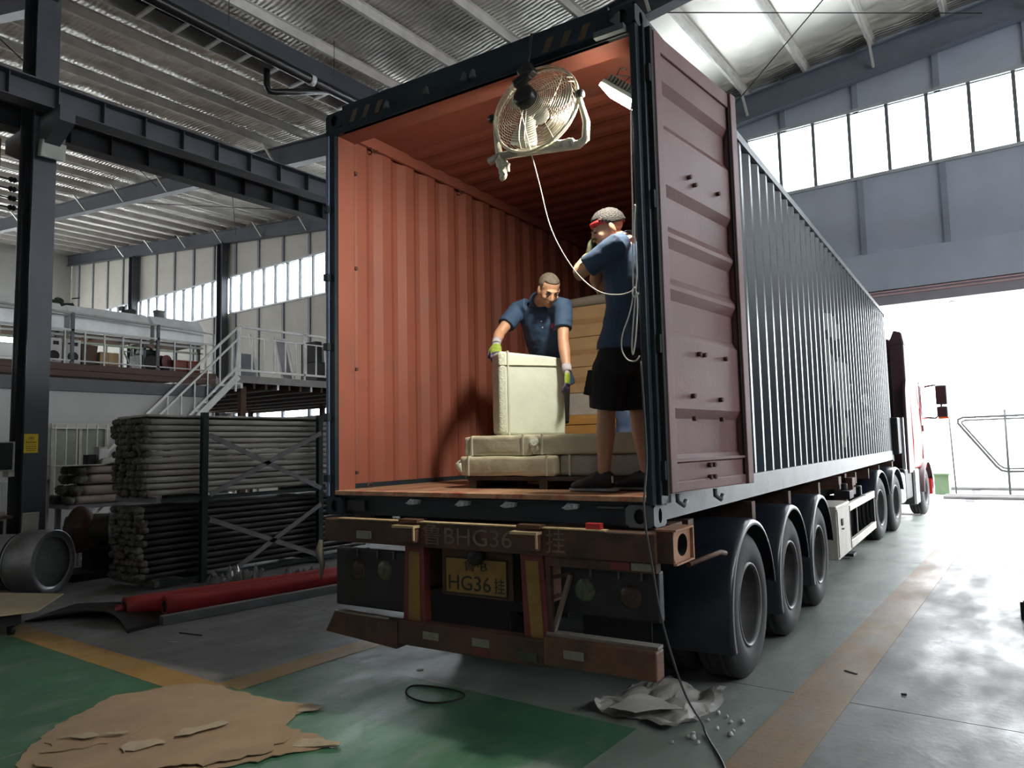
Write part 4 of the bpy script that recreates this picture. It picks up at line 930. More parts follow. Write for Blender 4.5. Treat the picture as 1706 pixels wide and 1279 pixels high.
for s_ in ('R','L'):
    h_, k_ = Vector(W2['hip'+s_]), Vector(W2['kn'+s_]); st.tube([h_ - Vector((0,0,.03)), h_.lerp(k_, .25), h_.lerp(k_, .5), h_.lerp(k_, .92)], [.085,.105,.112,.110], 16)
stm = remesh(st, .009, 4)
for i, p in enumerate(stm.v): stm.v[i] = p + Vector((noise.noise(p*14), noise.noise(p*14+Vector((5,0,0))), 0))*.010
so_ = obj('shorts', stm, m_short, p2_)
obj('cargo_pocket', remesh(MB().obox((.80,.20,2.02), .10, .05, .15, Matrix.Rotation(.25,3,'Y')), .008, 4), m_short, so_)
for s_, yaw_ in (('L', .05), ('R', -.05)):
    a = Vector(W2['an'+s_]); D = Vector((-1, yaw_, 0))
    rings = [ell_ring(a + D*t + Vector((0,0,z)), D, (0,1,0), w_, h, 16) for t, z, w_, h in ((-.06,-.04,.028,.04),(-.02,-.025,.042,.06),(.05,-.035,.046,.05),(.12,-.055,.048,.036),(.18,-.065,.044,.028),(.22,-.072,.026,.018))]
    shoe = obj('shoe', remesh(MB().loft(rings), .006, 3), m_shoe, p2_)
    obj('sole', remesh(MB().loft([ell_ring(Vector((a.x,a.y,CFL+.012)) + D*t, D, (0,1,0), w_, .011, 14) for t, w_ in ((-.09,.02),(-.06,.04),(.05,.045),(.14,.049),(.2,.042),(.235,.02))]), .005, 2), m_sole, shoe)
    for q in (.02, .05, .08): obj('lace', MB().tube([a + D*q + Vector((0,y,.025-q*.35+.006)) for y in (-.03,0,.03)], .004, 5), m_sole, shoe)
    if s_ == 'L': obj('heel_tab', MB().box(a.x+.06, a.x+.066, a.y-.03, a.y-.012, a.z-.05, a.z-.01), m_white, shoe)

# ------------------------------------------------------------------ cargo in the container
m_foam = mat('white_foam_wrap', (.64,.69,.60), .42, 0, .06, 6, .18, 12)
m_foamb = mat('bubble_wrap_edge', (.60,.63,.52), .3, 0, .2, 60, 1.0, 120)
m_wrap = mat('yellowish_cling_wrapped_board', (.50,.47,.34), .38, 0, .18, 4, .5, 14)
m_wrapd = mat('grey_cling_wrapped_board', (.34,.31,.26), .42, 0, .18, 4, .5, 14)
def wrapped(x0, x1, y0, y1, z0, z1, amp=.008, n=(22,10,6)):
    mb = MB().box(x0, x1, y0, y1, z0, z1)
    b = bmesh.new(); vs_ = [b.verts.new(p) for p in mb.v]
    for f in mb.f: b.faces.new([vs_[i] for i in f])
    bmesh.ops.bevel(b, geom=list(b.edges), offset=min(.022, (z1-z0)*.25), segments=3, affect='EDGES', profile=.6)
    bmesh.ops.subdivide_edges(b, edges=[e for e in b.edges if e.calc_length() > .06], cuts=7, use_grid_fill=True)
    bmesh.ops.triangulate(b, faces=[f for f in b.faces if len(f.verts) > 4])
    b.verts.index_update(); out = MB()
    out.add([v.co + Vector((noise.noise(v.co*9), noise.noise(v.co*9+Vector((7,1,0))), noise.noise(v.co*11+Vector((2,9,0)))))*amp for v in b.verts], [tuple(v.index for v in f.verts) for f in b.faces], 0, True)
    b.free(); return out
Ea = Vector((.6,.8,0)); Eb = Vector((-.8,.6,0)); E2 = Vector((-.145,.625,1.742))
pn = wrapped(0, .50, 0, .15, 0, .60, .006); pn.map(lambda p: E2 + Ea*p.x + Eb*p.y + Vector((0,0,p.z*(1-.07*p.x/.5))))
pan = thing('foam_package', 'white foam-wrapped panel standing on edge on the cargo stack, held by the worker', 'package', (-.05,.8,1.742))
obj('wrapping', pn, m_foam, pan)
en = wrapped(-.010, .045, -.006, .156, .01, .59, .004); obj('bubble_wrap_end', en.map(lambda p: E2 + Ea*p.x + Eb*p.y + Vector((0,0,p.z))), m_foamb, pan)
for z in (.50,): obj('tape_band', MB().obox(E2 + Ea*.25 + Eb*.072 + Vector((0,0,z)), .512, .162, .006, Matrix((Ea, Eb, Vector((0,0,1)))).transposed()), mat('clear_tape', (.58,.58,.46), .25), pan)
obj('tape_band', MB().obox(E2 + Ea*.06 + Eb*.072 + Vector((0,0,.30)), .012, .162, .598, Matrix((Ea, Eb, Vector((0,0,1)))).transposed()), MATS['clear_tape'], pan)
# wrapped boards lying two deep on a pallet
for nm, a, lab in (('wrapped_board', (-.345,.20,.45,1.05,1.602,1.738), 'pale cling-wrapped board with rounded end, top left of the cargo stack'),
              ('wrapped_board', (.205,1.04,.47,1.05,1.604,1.736), 'pale cling-wrapped board, top right of the cargo stack beside the standing worker'),
              ('wrapped_board', (-.355,.395,.42,1.05,1.468,1.600), 'pale cling-wrapped board with pointed taped end, bottom left of the cargo stack'),
              ('wrapped_board', (.40,1.08,.48,1.05,1.468,1.602), 'dull cling-wrapped board low behind the worker\'s shin')):
    o_ = thing(nm, lab, 'package', ((a[0]+a[1])/2, (a[2]+a[3])/2, a[4]), group='wrapped boards on the pallet')
    bo_ = obj('board', wrapped(*a, .009), m_wrap if a[0] < .3 else m_wrapd, o_)
    for x in (a[0]+.07, a[1]-.06): obj('tape_band', MB().box(x-.006, x+.006, a[2]-.006, a[3]+.006, a[4]+.003, a[5]+.005), MATS['clear_tape'], o_)
    if a[0] < -.35: obj('wrap_twist', MB().loft([ell_ring((a[0]-t, .47+.0*t, 1.53+t*.2), (1,0,0), (0,1,0), w_, h, 12) for t, w_, h in ((-.01,.06,.06),(.03,.05,.045),(.06,.03,.02),(.075,.008,.006))]), m_foam, o_)
    if a[0] == .205: obj('wrap_twist', remesh(MB().blob((.215,.50,1.67),(.035,.07,.062),14,10), .01, 2).map(lambda p: p + Vector((noise.noise(p*40), noise.noise(p*40+Vector((3,3,3))), noise.noise(p*35)))*.012), m_foamb, o_)
m_pal = mat('dark_pallet_wood', (.05,.035,.025), .8, 0, .3, 6)
pa = thing('pallet', 'dark low pallet under the wrapped boards at the container mouth', 'pallet', (.35,.75,CFL))
for x in (-.26, .3, .86):
    obj('runner', MB().box(x-.03, x+.03, .43, 1.1, CFL, CFL+.055), m_pal, pa)
for k in range(6): obj('deck_board', MB().box(-.30, 1.02, .43+k*.115, .43+k*.115+.09, CFL+.055, CFL+.08), m_pal, pa)
# cartons and crates deeper in
m_cart = mat('tan_cardboard_carton', (.42,.29,.15), .75, 0, .1, 4, .1, 40)
m_crate = mat('honey_coloured_timber', (.45,.25,.07), .6, 0, .2, 3, stretch=(1,1,6))
def carton(x0, x1, y0, y1, z0, z1, lab, m_=None, tape=True):
    c = thing('carton', lab, 'box', ((x0+x1)/2, (y0+y1)/2, z0), group='cartons behind the workers')
    obj('box_body', MB().box(x0, x1, y0, y1, z0, z1), m_ or m_cart, c, bevel=.006)
    if tape: obj('packing_tape', MB().box(x0-.001, x1+.001, y0-.0015, y1+.001, (z0+z1)/2-.025, (z0+z1)/2+.025), mat('brown_tape', (.36,.23,.11), .3), c)
zc = [1.93+.20, 2.36, 2.63, 2.91]
carton(-.62, .9, 2.2, 2.9, 2.13, 2.36, 'tan carton resting on the grey crate behind the leaning worker')
carton(-.62, .9, 2.2, 2.9, 2.363, 2.63, 'middle tan carton of the stack behind the two workers')
carton(-.62, .9, 2.2, 2.9, 2.633, 2.91, 'topmost tan carton of the stack, under the grey roll')
carton(-.62, .9, 2.2, 2.9, 1.93, 2.127, 'grey-white carton between the tan cartons and the timber crate', mat('grey_white_carton', (.42,.42,.40), .7), False)
cr_ = thing('timber_crate', 'honey coloured slatted timber crate at the bottom behind the workers', 'crate', (.14,2.55,CFL))
for k in range(6): obj('slat', MB().box(-.62, .9, 2.19, 2.21, CFL+.012+k*.09, CFL+.095+k*.09), m_crate, cr_)
obj('crate_core', MB().box(-.6, .88, 2.212, 2.88, CFL, 1.925), m_pal, cr_)
obj('grey_roll', MB().tube([(-.66,2.28,2.955),(-.2,2.3,2.972),(.3,2.3,2.975),(.85,2.32,2.97)], [.045,.05,.048,.045], 14), mat('grey_wrapped_roll', (.30,.29,.25), .6, 0, .15, 6, .3, 20), label='grey wrapped roll lying on top of the tan cartons', cat='roll')
bb = remesh(MB().blob((.40,1.62,1.74),(.13,.12,.36),18,12).blob((.43,1.62,1.98),(.07,.07,.2),14,10), .015, 3)
obj('blue_sack', bb.map(lambda p: p + Vector((noise.noise(p*12), noise.noise(p*12+Vector((4,4,4))), 0))*.02), mat('blue_plastic_sack', (.06,.10,.19), .4, 0, .3, 8, .5, 20), label='blue plastic sack standing behind the standing worker\'s legs', cat='sack')

# ------------------------------------------------------------------ work lamp, fan and cables at the container mouth
m_led = mat('glowing_led_face', (1,1,.9), .4, emit=(1,.95,.78), es=60)
m_lampb = mat('white_finned_aluminium', (.55,.55,.50), .5, .2)
la = thing('work_lamp', 'lit white LED work lamp hanging by its hook at the door post', 'lamp', (1.06,.14,3.60))
LD = Vector((.76,0,-.65)); LN = Vector((-.64,-.07,-.76)).normalized(); LY = (-LN).cross(LD).normalized(); LC = Vector((1.055,.14,3.655))
RL = Matrix((LD, LY, -LN)).transposed()
obj('lamp_housing', MB().obox(LC - LN*.024, .25, .16, .028, RL), m_lampb, la, bevel=.006)
for k in range(9): obj('cooling_fin', MB().obox(LC - LN*.058 + LD*(-.10+k*.025), .006, .15, .04, RL), m_lampb, la)
obj('led_panel', MB().obox(LC + LN*.0, .25, .16, .020, RL), m_led, la, bevel=.004)
obj('lamp_hook', MB().tube([LC - LN*.06 - LD*.05, LC - LN*.13 - LD*.03, Vector((1.035,.14,3.80)), Vector((1.06,.14,3.835)), Vector((1.09,.14,3.83)), Vector((1.10,.14,3.81))], .005, 6), m_steel, la)
ll = bpy.data.lights.new('led_light', 'AREA'); ll.shape = 'RECTANGLE'; ll.size = .24; ll.size_y = .15; ll.energy = 33; ll.color = (1,.93,.78); ll.spread = math.radians(150)
lo = bpy.data.objects.new('led_light', ll); COL.objects.link(lo); lo.parent = la
lo.matrix_basis = root_inv(la) @ (Matrix.Translation(LC + LN*.016) @ RL.to_4x4())

m_grill = mat('chromed_fan_wire', (.62,.60,.50), .3, .6)
fa = thing('floor_fan', 'industrial wire-cage fan hung upside down from the container header', 'fan', (.57,0,3.38))
FC = Vector((.57,.0,3.665)); FN = Vector((0,-.97,.24)).normalized(); FU = Vector((0,.24,.97)).normalized(); FX = Vector((1,0,0)); FR = .28
def FP(a, r, d): return FC + (FX*math.cos(a) + FU*math.sin(a))*r + FN*d
def circ(r, d, w_, n=36):
    c = FC + FN*d; pts = [FP(2*PI*i/n, r, d) for i in range(n)]
    rings = []
    for i in range(n):
        t = 2*PI*i/n; rd = (FX*math.cos(t) + FU*math.sin(t)); rings.append([pts[i] + rd*w_*math.cos(q) + FN*w_*math.sin(q) for q in (0, PI/2, PI, 3*PI/2)])
    return MB().loft(rings, 0, True, False, True)
back = MB(); front = MB()
for k in range(17):
    r = .07 + .21*k/16; dd = .075*math.sqrt(max(0, 1-(r/FR)**2)) + .03
    back.merge(circ(r, dd, .0019)); front.merge(circ(r, -dd*.7, .0019))
cage = obj('rear_grille', back, m_grill, fa); cage['kind'] = 'stuff'
cf = obj('front_grille', front, m_grill, fa); cf['kind'] = 'stuff'
for k in range(3):
    a = 2*PI*k/3+.4
    for q in (-.16, .16):
        pts = [FP(a+q*(1-.6*j/6), .06 + .22*j/6, .03 + .075*math.sqrt(max(0, 1-((.06+.22*j/6)/FR)**2))+.003) for j in range(7)]
        obj('cage_rib', MB().tube(pts, .0032, 6), m_grill, cage)
for k in range(6):
    a = 2*PI*k/6; obj('cage_rib', MB().tube([FP(a, .05+.23*j/6, -.02-.05*math.sqrt(max(0, 1-((.05+.23*j/6)/FR)**2))-.003) for j in range(7)], .0032, 6), m_grill, cf)
obj('rim_ring', circ(FR, .0, .010, 48), mat('cream_fan_rim', (.55,.53,.44), .4), fa)
m_blade = mat('pale_metal_fan_blade', (.42,.42,.38), .35, .5)
for k in range(3):
    mb = MB(); n = 8
    for s_ in (0, 1):
        pass
    rings = []
    for j in range(n+1):
        r = .05 + .20*j/n; wd = .25 + .62*math.sin(PI*(.15+.6*j/n)); a = 2*PI*k/3 + .25*j/n; tw = .03*(1-.4*j/n)
        rings.append([FP(a-wd/2, r, tw), FP(a, r, .004), FP(a+wd/2, r, -tw), FP(a+wd/2, r, -tw-.003), FP(a, r, .001), FP(a-wd/2, r, tw-.003)])
    obj('fan_blade', mb.loft(rings), m_blade, fa)
obj('motor', MB().lathe([(0,.17),(.05,.168),(.066,.155),(.07,.10),(.07,.045),(.05,.03),(0,.03)], FC, FN, 20), m_blackp, fa)
obj('hub_badge', MB().lathe([(0,-.075),(.05,-.073),(.055,-.06),(0,-.055)], FC, FN, 20), m_white, fa)
m_tubew = mat('white_wrapped_fan_tube', (.62,.60,.50), .6, 0, .1, 14, .4, 50)
st_ = obj('stand', MB().tube([(.275,0,3.70),(.285,-.01,3.60),(.31,-.02,3.46),(.33,-.02,3.435),(.60,-.03,3.40),(.86,-.02,3.375),(.90,-.015,3.40),(.905,-.01,3.50),(.875,0,3.60),(.858,0,3.68)], [.014,.017,.022,.024,.024,.026,.024,.021,.017,.013], 12), m_tubew, fa)
obj('foot_tube', MB().tube([(.245,-.03,3.415),(.33,-.03,3.43),(.46,-.03,3.42)], .024, 12), mat('grey_scuffed_tube', (.36,.34,.30), .5), st_)
for x in (.262, .868): obj('pivot_knob', MB().lathe([(0,-.03),(.026,-.028),(.03,0),(.022,.02),(0,.02)], (x, 0, 3.695 if x < .5 else 3.68), (1,0,0), 8), m_blackp, st_)
rg = remesh(MB().blob((.33,-.03,3.40),(.035,.03,.045),12,8).tube([(.33,-.03,3.40),(.345,-.03,3.345),(.35,-.03,3.30),(.33,-.03,3.275)], [.035,.03,.022,.012], 10).tube([(.33,-.03,3.39),(.38,-.03,3.36),(.385,-.03,3.32)], [.02,.016,.008], 8), .007, 2)
obj('knotted_wrap', rg.map(lambda p: p + Vector((noise.noise(p*50), noise.noise(p*50+Vector((3,1,2))), noise.noise(p*45)))*.012), m_tubew, st_)
rg = remesh(MB().blob((.72,-.03,3.40),(.06,.03,.028),12,8).blob((.80,-.03,3.39),(.05,.03,.03),12,8), .008, 2)
obj('knotted_wrap', rg.map(lambda p: p + Vector((noise.noise(p*40), noise.noise(p*40+Vector((3,1,2))), noise.noise(p*45)))*.014), m_tubew, st_)
sb = obj('switch_box', MB().obox((.555,-.07,3.875), .10, .06, .085, Matrix.Rotation(-.5,3,'Y')), m_blackp, fa, bevel=.012)
obj('carry_handle', MB().obox((.53,-.085,3.83), .12, .05, .05, Matrix.Rotation(-.35,3,'Y')), m_blackp, fa, bevel=.012)
obj('hanging_strap', MB().tube([(.555,-.07,3.91),(.560,-.055,3.96),(.565,-.02,4.13),(.565,.03,4.155),(.565,.06,4.15)], .010, 8), m_blackp, fa)
# fan cord looping across to the door post
def smooth(pts, n=8):
    P = [Vector(p) for p in pts]; out = []
    for i in range(len(P)-1):
        p0, p1_, p2, p3 = P[max(i-1,0)], P[i], P[i+1], P[min(i+2, len(P)-1)]
        for k in range(n):
            t = k/n; out.append(.5*((2*p1_) + (-p0+p2)*t + (2*p0-5*p1_+4*p2-p3)*t*t + (-p0+3*p1_-3*p2+p3)*t**3))
    return out + [P[-1]]
obj('fan_cord', MB().tube(smooth([(.52,-.15,3.70),(.545,-.12,3.58),(.55,-.06,3.44),(.589,-.02,3.209),(.665,-.02,2.91),(.80,-.02,2.66),(.945,-.02,2.515),(1.08,-.02,2.475),(1.165,-.02,2.49)]), .0036, 6), m_wire, label='thin pale cord drooping from the fan across to the door post', cat='cord')
obj('lamp_cord', MB().tube(smooth([(1.15,.10,3.60),(1.176,.0,3.50),(1.172,-.012,3.2),(1.168,-.012,2.93),(1.160,-.02,2.60),(1.155,-.02,2.46),(1.135,-.03,2.36),(1.09,-.03,2.25),(1.085,-.03,2.17),(1.115,-.03,2.115),(1.16,-.03,2.105),(1.185,-.03,2.13)]), .004, 6), m_wire, label='pale lamp cable running down the inner edge of the door post into a loop', cat='cord')
obj('tied_cable', MB().tube(smooth([(1.185,-.012,2.96),(1.175,-.014,2.80),(1.182,-.016,2.60),(1.172,-.02,2.48),(1.150,-.02,2.30),(1.138,-.02,2.18),(1.145,-.02,2.145),(1.165,-.02,2.25),(1.18,-.02,2.42),(1.168,-.02,2.50),(1.155,-.025,2.48),(1.165,-.025,2.45),(1.19,-.02,2.47)]), .0045, 6), m_white, label='bundled white cable knotted at waist height on the door post', cat='cord')
obj('power_cord', MB().tube(smooth([(1.19,-.03,2.10),(1.215,-.06,1.6),(1.232,-.16,1.33),(1.268,-.17,1.06),(1.315,-.17,.77),(1.38,-.10,.45),(1.36,.2,.20),(1.25,.55,.03),(1.30,.48,.008),(1.40,.32,.007),(1.48,.17,.007),(1.62,-.15,.007),(1.7,-.6,.007)]), .006, 6), mat('dark_grey_power_cord', (.06,.06,.062), .5), label='dark power cord hanging from the container corner down to the floor', cat='cord')

# ------------------------------------------------------------------ left side of the hall (hall frame)
FRAME[0] = Matrix.Identity(4)
# notice, switch box, cables and lamp on the valley column
sg_ = thing('notice_sign', 'small yellow warning notice with printed lines on the grey column', 'sign', (-8.497,.785,1.72))
obj('sign_board', MB().box(-8.499, -8.490, .70, .875, 1.722, 1.985), mat('yellow_sign_sheet', (.72,.50,.02), .45), sg_)
m_print = mat('brown_black_print', (.10,.06,.01), .6)
ring_ = [[(-8.489, .787+math.cos(t)*r, 1.925+math.sin(t)*r*.85) for t in [2*PI*i/24 for i in range(24)]] for r in (.036,.029)]
obj('printed_ring', MB().loft([[Vector(p) for p in r] for r in ring_], 0, False, False), mat('red_print', (.45,.09,.01), .6), sg_)
obj('printed_mark', MB().box(-8.4895, -8.4885, .762, .812, 1.92, 1.928).box(-8.4895, -8.4885, .782, .792, 1.912, 1.94), m_print, sg_)['kind'] = 'stuff'
for row, (z, h, n) in enumerate(((1.868,.016,5),(1.838,.005,9),(1.812,.010,4),(1.786,.010,5),(1.758,.010,5))):
    mb = MB()
    for k in range(n):
        w_ = .13/n; y = .722 + k*w_; mb.box(-8.4895, -8.4885, y+w_*.12, y+w_*.82, z-h/2, z+h/2)
    o_ = obj('printed_line', mb, m_print, sg_); o_['kind'] = 'stuff'
sw = thing('switch_cabinet', 'dark green electrical cabinet on the near side of the grey column', 'cabinet', (-8.55,.45,1.48))
obj('cabinet_body', MB().box(-8.78, -8.50, .28, .60, 1.48, 1.88), mat('pale_cabinet_edge', (.36,.36,.32), .5), sw, bevel=.008)
obj('cabinet_door', MB().box(-8.50, -8.485, .20, .57, 1.50, 1.865), mat('dark_green_cabinet_door', (.012,.022,.02), .35), sw, bevel=.006)
obj('cabinet_box_lower', MB().box(-8.74, -8.54, .54, .62, 1.40, 1.48), m_offw, sw, bevel=.01)
for k in range(3):
    obj('column_cable', MB().tube([(-8.55-.03*k,.60,1.88),(-8.56-.03*k,.58+.03*math.sin(k),2.6),(-8.60,.62,3.6),(-8.62,.64,6.2)], .014, 6), m_black, label='black cable running up the near face of the grey column, %s of three' % ('front' if k == 0 else 'middle' if k == 1 else 'rear'), cat='cable', group='cables on the column')
lb_ = thing('flood_light', 'pale box-shaped flood light under the crane beam bracket on the column', 'lamp', (-8.4,.88,5.90))
obj('light_body', MB().obox((-8.35,.88,6.04), .12, .32, .24, Matrix.Rotation(.25,3,'Y')), mat('pale_green_grey_housing', (.36,.38,.34), .5), lb_, bevel=.012)
obj('light_bracket', MB().obox((-8.33,.92,6.40), .02, .26, .44, Matrix.Rotation(.18,3,'Y')), m_col, lb_)
# orange hoist trolley and conductor bars beyond the column
ho_ = thing('crane_end_carriage', 'orange crane end carriage at the left edge behind the column', 'crane', (-10.2,.2,5.9))
m_org = mat('orange_crane_paint', (.34,.12,.02), .5, 0, .2, 3)
obj('carriage_box', MB().box(-10.9, -9.55, -.6, .66, 6.02, 6.50), m_org, ho_, bevel=.04)
obj('girder', MB().box(-24, -9.6, -.5, .0, 5.4, 6.0), m_org, ho_, bevel=.02)
for y in (-.4, .6): obj('carriage_wheel', MB().lathe([(0,-.06),(.16,-.06),(.18,-.03),(.15,0),(.15,.06),(0,.06)], (-9.5,y,6.75), (1,0,0), 18), m_dark, ho_)
for k in range(4):
    z = 5.86-.145*k
    cb_ = obj('conductor_bar', MB().tube([(-9.5,-4,z),(-9.5,.92,z)], .012, 6), m_dark, label='thin black conductor bar left of the column, %s of four' % ('topmost','second','third','lowest')[k], cat='bar', group='crane conductor bars')
    obj('insulator', MB().lathe([(0,-.05),(.03,-.05),(.045,-.02),(.03,0),(.045,.02),(.03,.05),(0,.05)], (-9.5,.80,z), (0,1,0), 12), m_black, cb_)
# gutter along the valley and the rainwater pipe
gu = thing('valley_gutter', 'long dark box gutter with pale cross straps under the roof valley', 'gutter', (XV,3,9.0))
obj('gutter_side', MB().box(-9.06, -9.02, YB, YW, 9.02, 9.40), m_purl, gu); obj('gutter_side', MB().box(-8.46, -8.40, YB, YW, 8.98, 9.45), m_col, gu)
obj('gutter_floor', MB().box(-9.02, -8.46, YB, YW, 9.30, 9.33), m_dark, gu)
y = -3.2
while y < 13: obj('cross_strap', MB().box(-9.05, -8.42, y-.03, y+.03, 9.0, 9.05), m_purl, gu); y += .62
pp = thing('rain_pipe', 'thick black rainwater pipe slung beside the roof gutter', 'pipe', (-8.0,5,8.4))
obj('pipe_run', MB().tube([(-7.95,-6,9.0),(-7.95,4,8.72),(-7.95,12,8.55)], .095, 14), m_blackp, pp)
obj('pipe_collar', MB().cyl((-7.95,5.1,8.69),(-7.95,5.2,8.69),.105,14), m_white, pp)
obj('pipe_branch', MB().tube([(-7.98,5.6,8.66),(-8.30,4.6,8.35),(-8.34,4.5,8.34),(-8.36,4.45,8.42),(-8.36,4.45,8.75)], .06, 12), m_blackp, pp)
for y in (1.2, 3.4, 5.7, 8): obj('pipe_hanger', MB().tube([(-7.95,y,8.7),(-7.95,y,zroof(-7.95)-.1)], .006, 5), m_dark, pp)

# ---- mezzanine with store room underneath
MX, MZ = -12.0, 3.42
mz = thing('mezzanine', 'storage mezzanine with brown timber edge over a white walled room', 'mezzanine', (-16,0,0))
m_brn = mat('brown_timber_edge', (.10,.058,.045), .7, 0, .25, 3, stretch=(1,.2,1))
m_office = mat('pale_grey_store_wall', (.46,.47,.46), .6, 0, .05, 1.5)
obj('edge_board', MB().box(MX-.06, MX, -8, 5.75, 3.30, MZ), m_brn, mz); obj('edge_board', MB().box(MX-.05, MX-.01, -8, 5.75, 3.18, 3.29), m_brn, mz)
obj('edge_beam', MB().box(MX-.25, MX-.02, -8, 6.0, 2.90, 3.14), m_col, mz)
obj('deck', MB().box(-24, MX-.06, -8, 5.75, 3.36, 3.41), m_ply, mz)
obj('room_wall', MB().box(MX-.16, MX-.08, -8, 2.45, 0, 2.9).box(MX-.16, MX-.08, 3.5, 5.6, 0, 2.9).box(MX-.16, MX-.08, 2.45, 3.5, 2.28, 2.9).box(MX-.16, MX-.08, 2.45, 3.5, 0, .85), m_office, mz)
obj('room_wall', MB().box(-24, MX-.1, 5.55, 5.63, 0, 2.9), m_office, mz)
obj('landing_deck', MB().box(-22, MX-.02, 6.3, 13.6, 3.34, MZ), m_brn, mz)
obj('landing_edge', MB().box(MX-.02, MX+.02, 6.25, 13.6, 3.26, MZ+.01), mat('grey_weathered_edge', (.26,.25,.24), .6), mz)
for k in range(22): obj('joist', MB().box(-22, MX-.05, 6.4+k*.33, 6.46+k*.33, 3.14, 3.34), m_rust if k % 3 else m_steel, mz)
for y in (6.6, 9.4, 12.4):
    for x in (-12.3, -16.5, -20.5): obj('prop', MB().box(x-.07, x+.07, y-.07, y+.07, 0, 3.2), m_rust, mz)
# barred window of the room
wn = thing('barred_window', 'cream framed window with white bars in the white store wall', 'window', (-12.1,2.98,.85))
m_crf = mat('cream_window_frame', (.55,.54,.46), .5)
obj('frame', MB().box(MX-.17, MX-.05, 2.45, 2.53, .85, 2.28).box(MX-.17, MX-.05, 3.42, 3.5, .85, 2.28).box(MX-.17, MX-.05, 2.53, 3.42, 2.20, 2.28).box(MX-.17, MX-.05, 2.53, 3.42, .85, .93).box(MX-.15, MX-.07, 2.95, 3.0, .93, 2.2), m_crf, wn)
obj('pane', MB().box(MX-.12, MX-.11, 2.53, 2.95, .93, 2.2), mat('greenish_window_glass', (.30,.34,.26), .3), wn); obj('pane', MB().box(MX-.12, MX-.11, 3.0, 3.42, .93, 2.2), MATS['greenish_window_glass'], wn)
for k in range(6): obj('window_bar', MB().box(MX-.02, MX+.0, 2.50+k*.185, 2.52+k*.185, .9, 2.26), m_white, wn)
obj('window_bar', MB().box(MX-.022, MX-.002, 2.45, 3.5, 2.18, 2.2), m_white, wn)
# railing along the mezzanine
m_rail = mat('pale_grey_rail_paint', (.50,.52,.50), .45, .1)
rl = thing('railing', 'pale steel railing along the mezzanine in front of the stored machines', 'railing', (MX,1,MZ))
obj('top_rail', MB().box(MX-.03, MX+.01, -7, 5.7, 4.05, 4.085), m_rail, rl); obj('bottom_rail', MB().box(MX-.03, MX+.01, -7, 5.7, 3.47, 3.495), m_rail, rl)
obj('high_rail', MB().tube([(MX-.02,5.7,3.42),(MX-.02,5.7,4.30),(MX-.02,5.1,4.34),(MX-.02,-7,4.62)], .022, 8), m_rail, rl)
y = 5.5
while y > -3: obj('baluster', MB().box(MX-.02, MX+.005, y-.014, y+.014, 3.42, 4.06), m_rail, rl); y -= .36
for y in (2.75, 4.42, 1.0): obj('tall_post', MB().box(MX-.03, MX+.01, y-.03, y+.03, 3.42, 4.62-(y+7)*.022), m_col, rl)
r2 = thing('railing', 'white steel railing round the stair landing', 'railing', (MX,8,MZ))
m_wr = mat('white_rail_paint', (.78,.79,.76), .45)
obj('top_rail', MB().bar((MX,6.33,4.56), (MX,11,4.56), .05, .05), m_wr, r2); obj('mid_rail', MB().bar((MX,6.33,4.33), (MX,11,4.33), .03, .03), m_wr, r2); obj('bottom_rail', MB().bar((MX,6.33,3.55), (MX,11,3.55), .05, .05), m_wr, r2)
for k in range(14): obj('baluster', MB().box(MX-.014, MX+.014, 6.66+k*.31-.014, 6.66+k*.31+.014, 3.55, 4.33), m_wr, r2)
for y in (6.33, 8.15, 10): obj('rail_post', MB().box(MX-.025, MX+.025, y-.025, y+.025, 3.42, 4.58), m_wr, r2)
# stair
st2 = thing('staircase', 'white steel stair climbing from behind the wrapped bundles to the landing', 'stairs', (-12.4,4.6,0))
def sy(z): return 6.25 - (MZ - z)
for x in (-12.0, -12.8): obj('stringer', MB().bar((x, 6.3, 3.40), (x, sy(0)-.0, .02), .05, .14 if x > -12.5 else .2, (0,-1,1)), m_wr, st2)
for k in range(16): obj('tread', MB().box(-12.78, -12.02, sy(.2*(k+1))-.24, sy(.2*(k+1))+.02, .2*(k+1)-.04, .2*(k+1)), m_wr, st2)
for dz, w_ in ((1.14,.05),(.86,.04),(.22,.05)): obj('hand_rail', MB().bar((-11.98, 6.27, MZ+dz-.02), (-11.98, sy(.3), .3+dz), w_, w_), m_wr, st2)
for k in range(11):
    z = 3.3-.3*k; obj('stair_baluster', MB().box(-11.995, -11.965, sy(z)-.014, sy(z)+.014, z+.22, z+.86+(.28 if k % 4 == 1 else 0)), m_wr, st2)
obj('stair_post', MB().bar((-11.98,6.22,3.05), (-11.98,6.30,4.55), .04, .04, (0,1,0)), m_wr, st2)
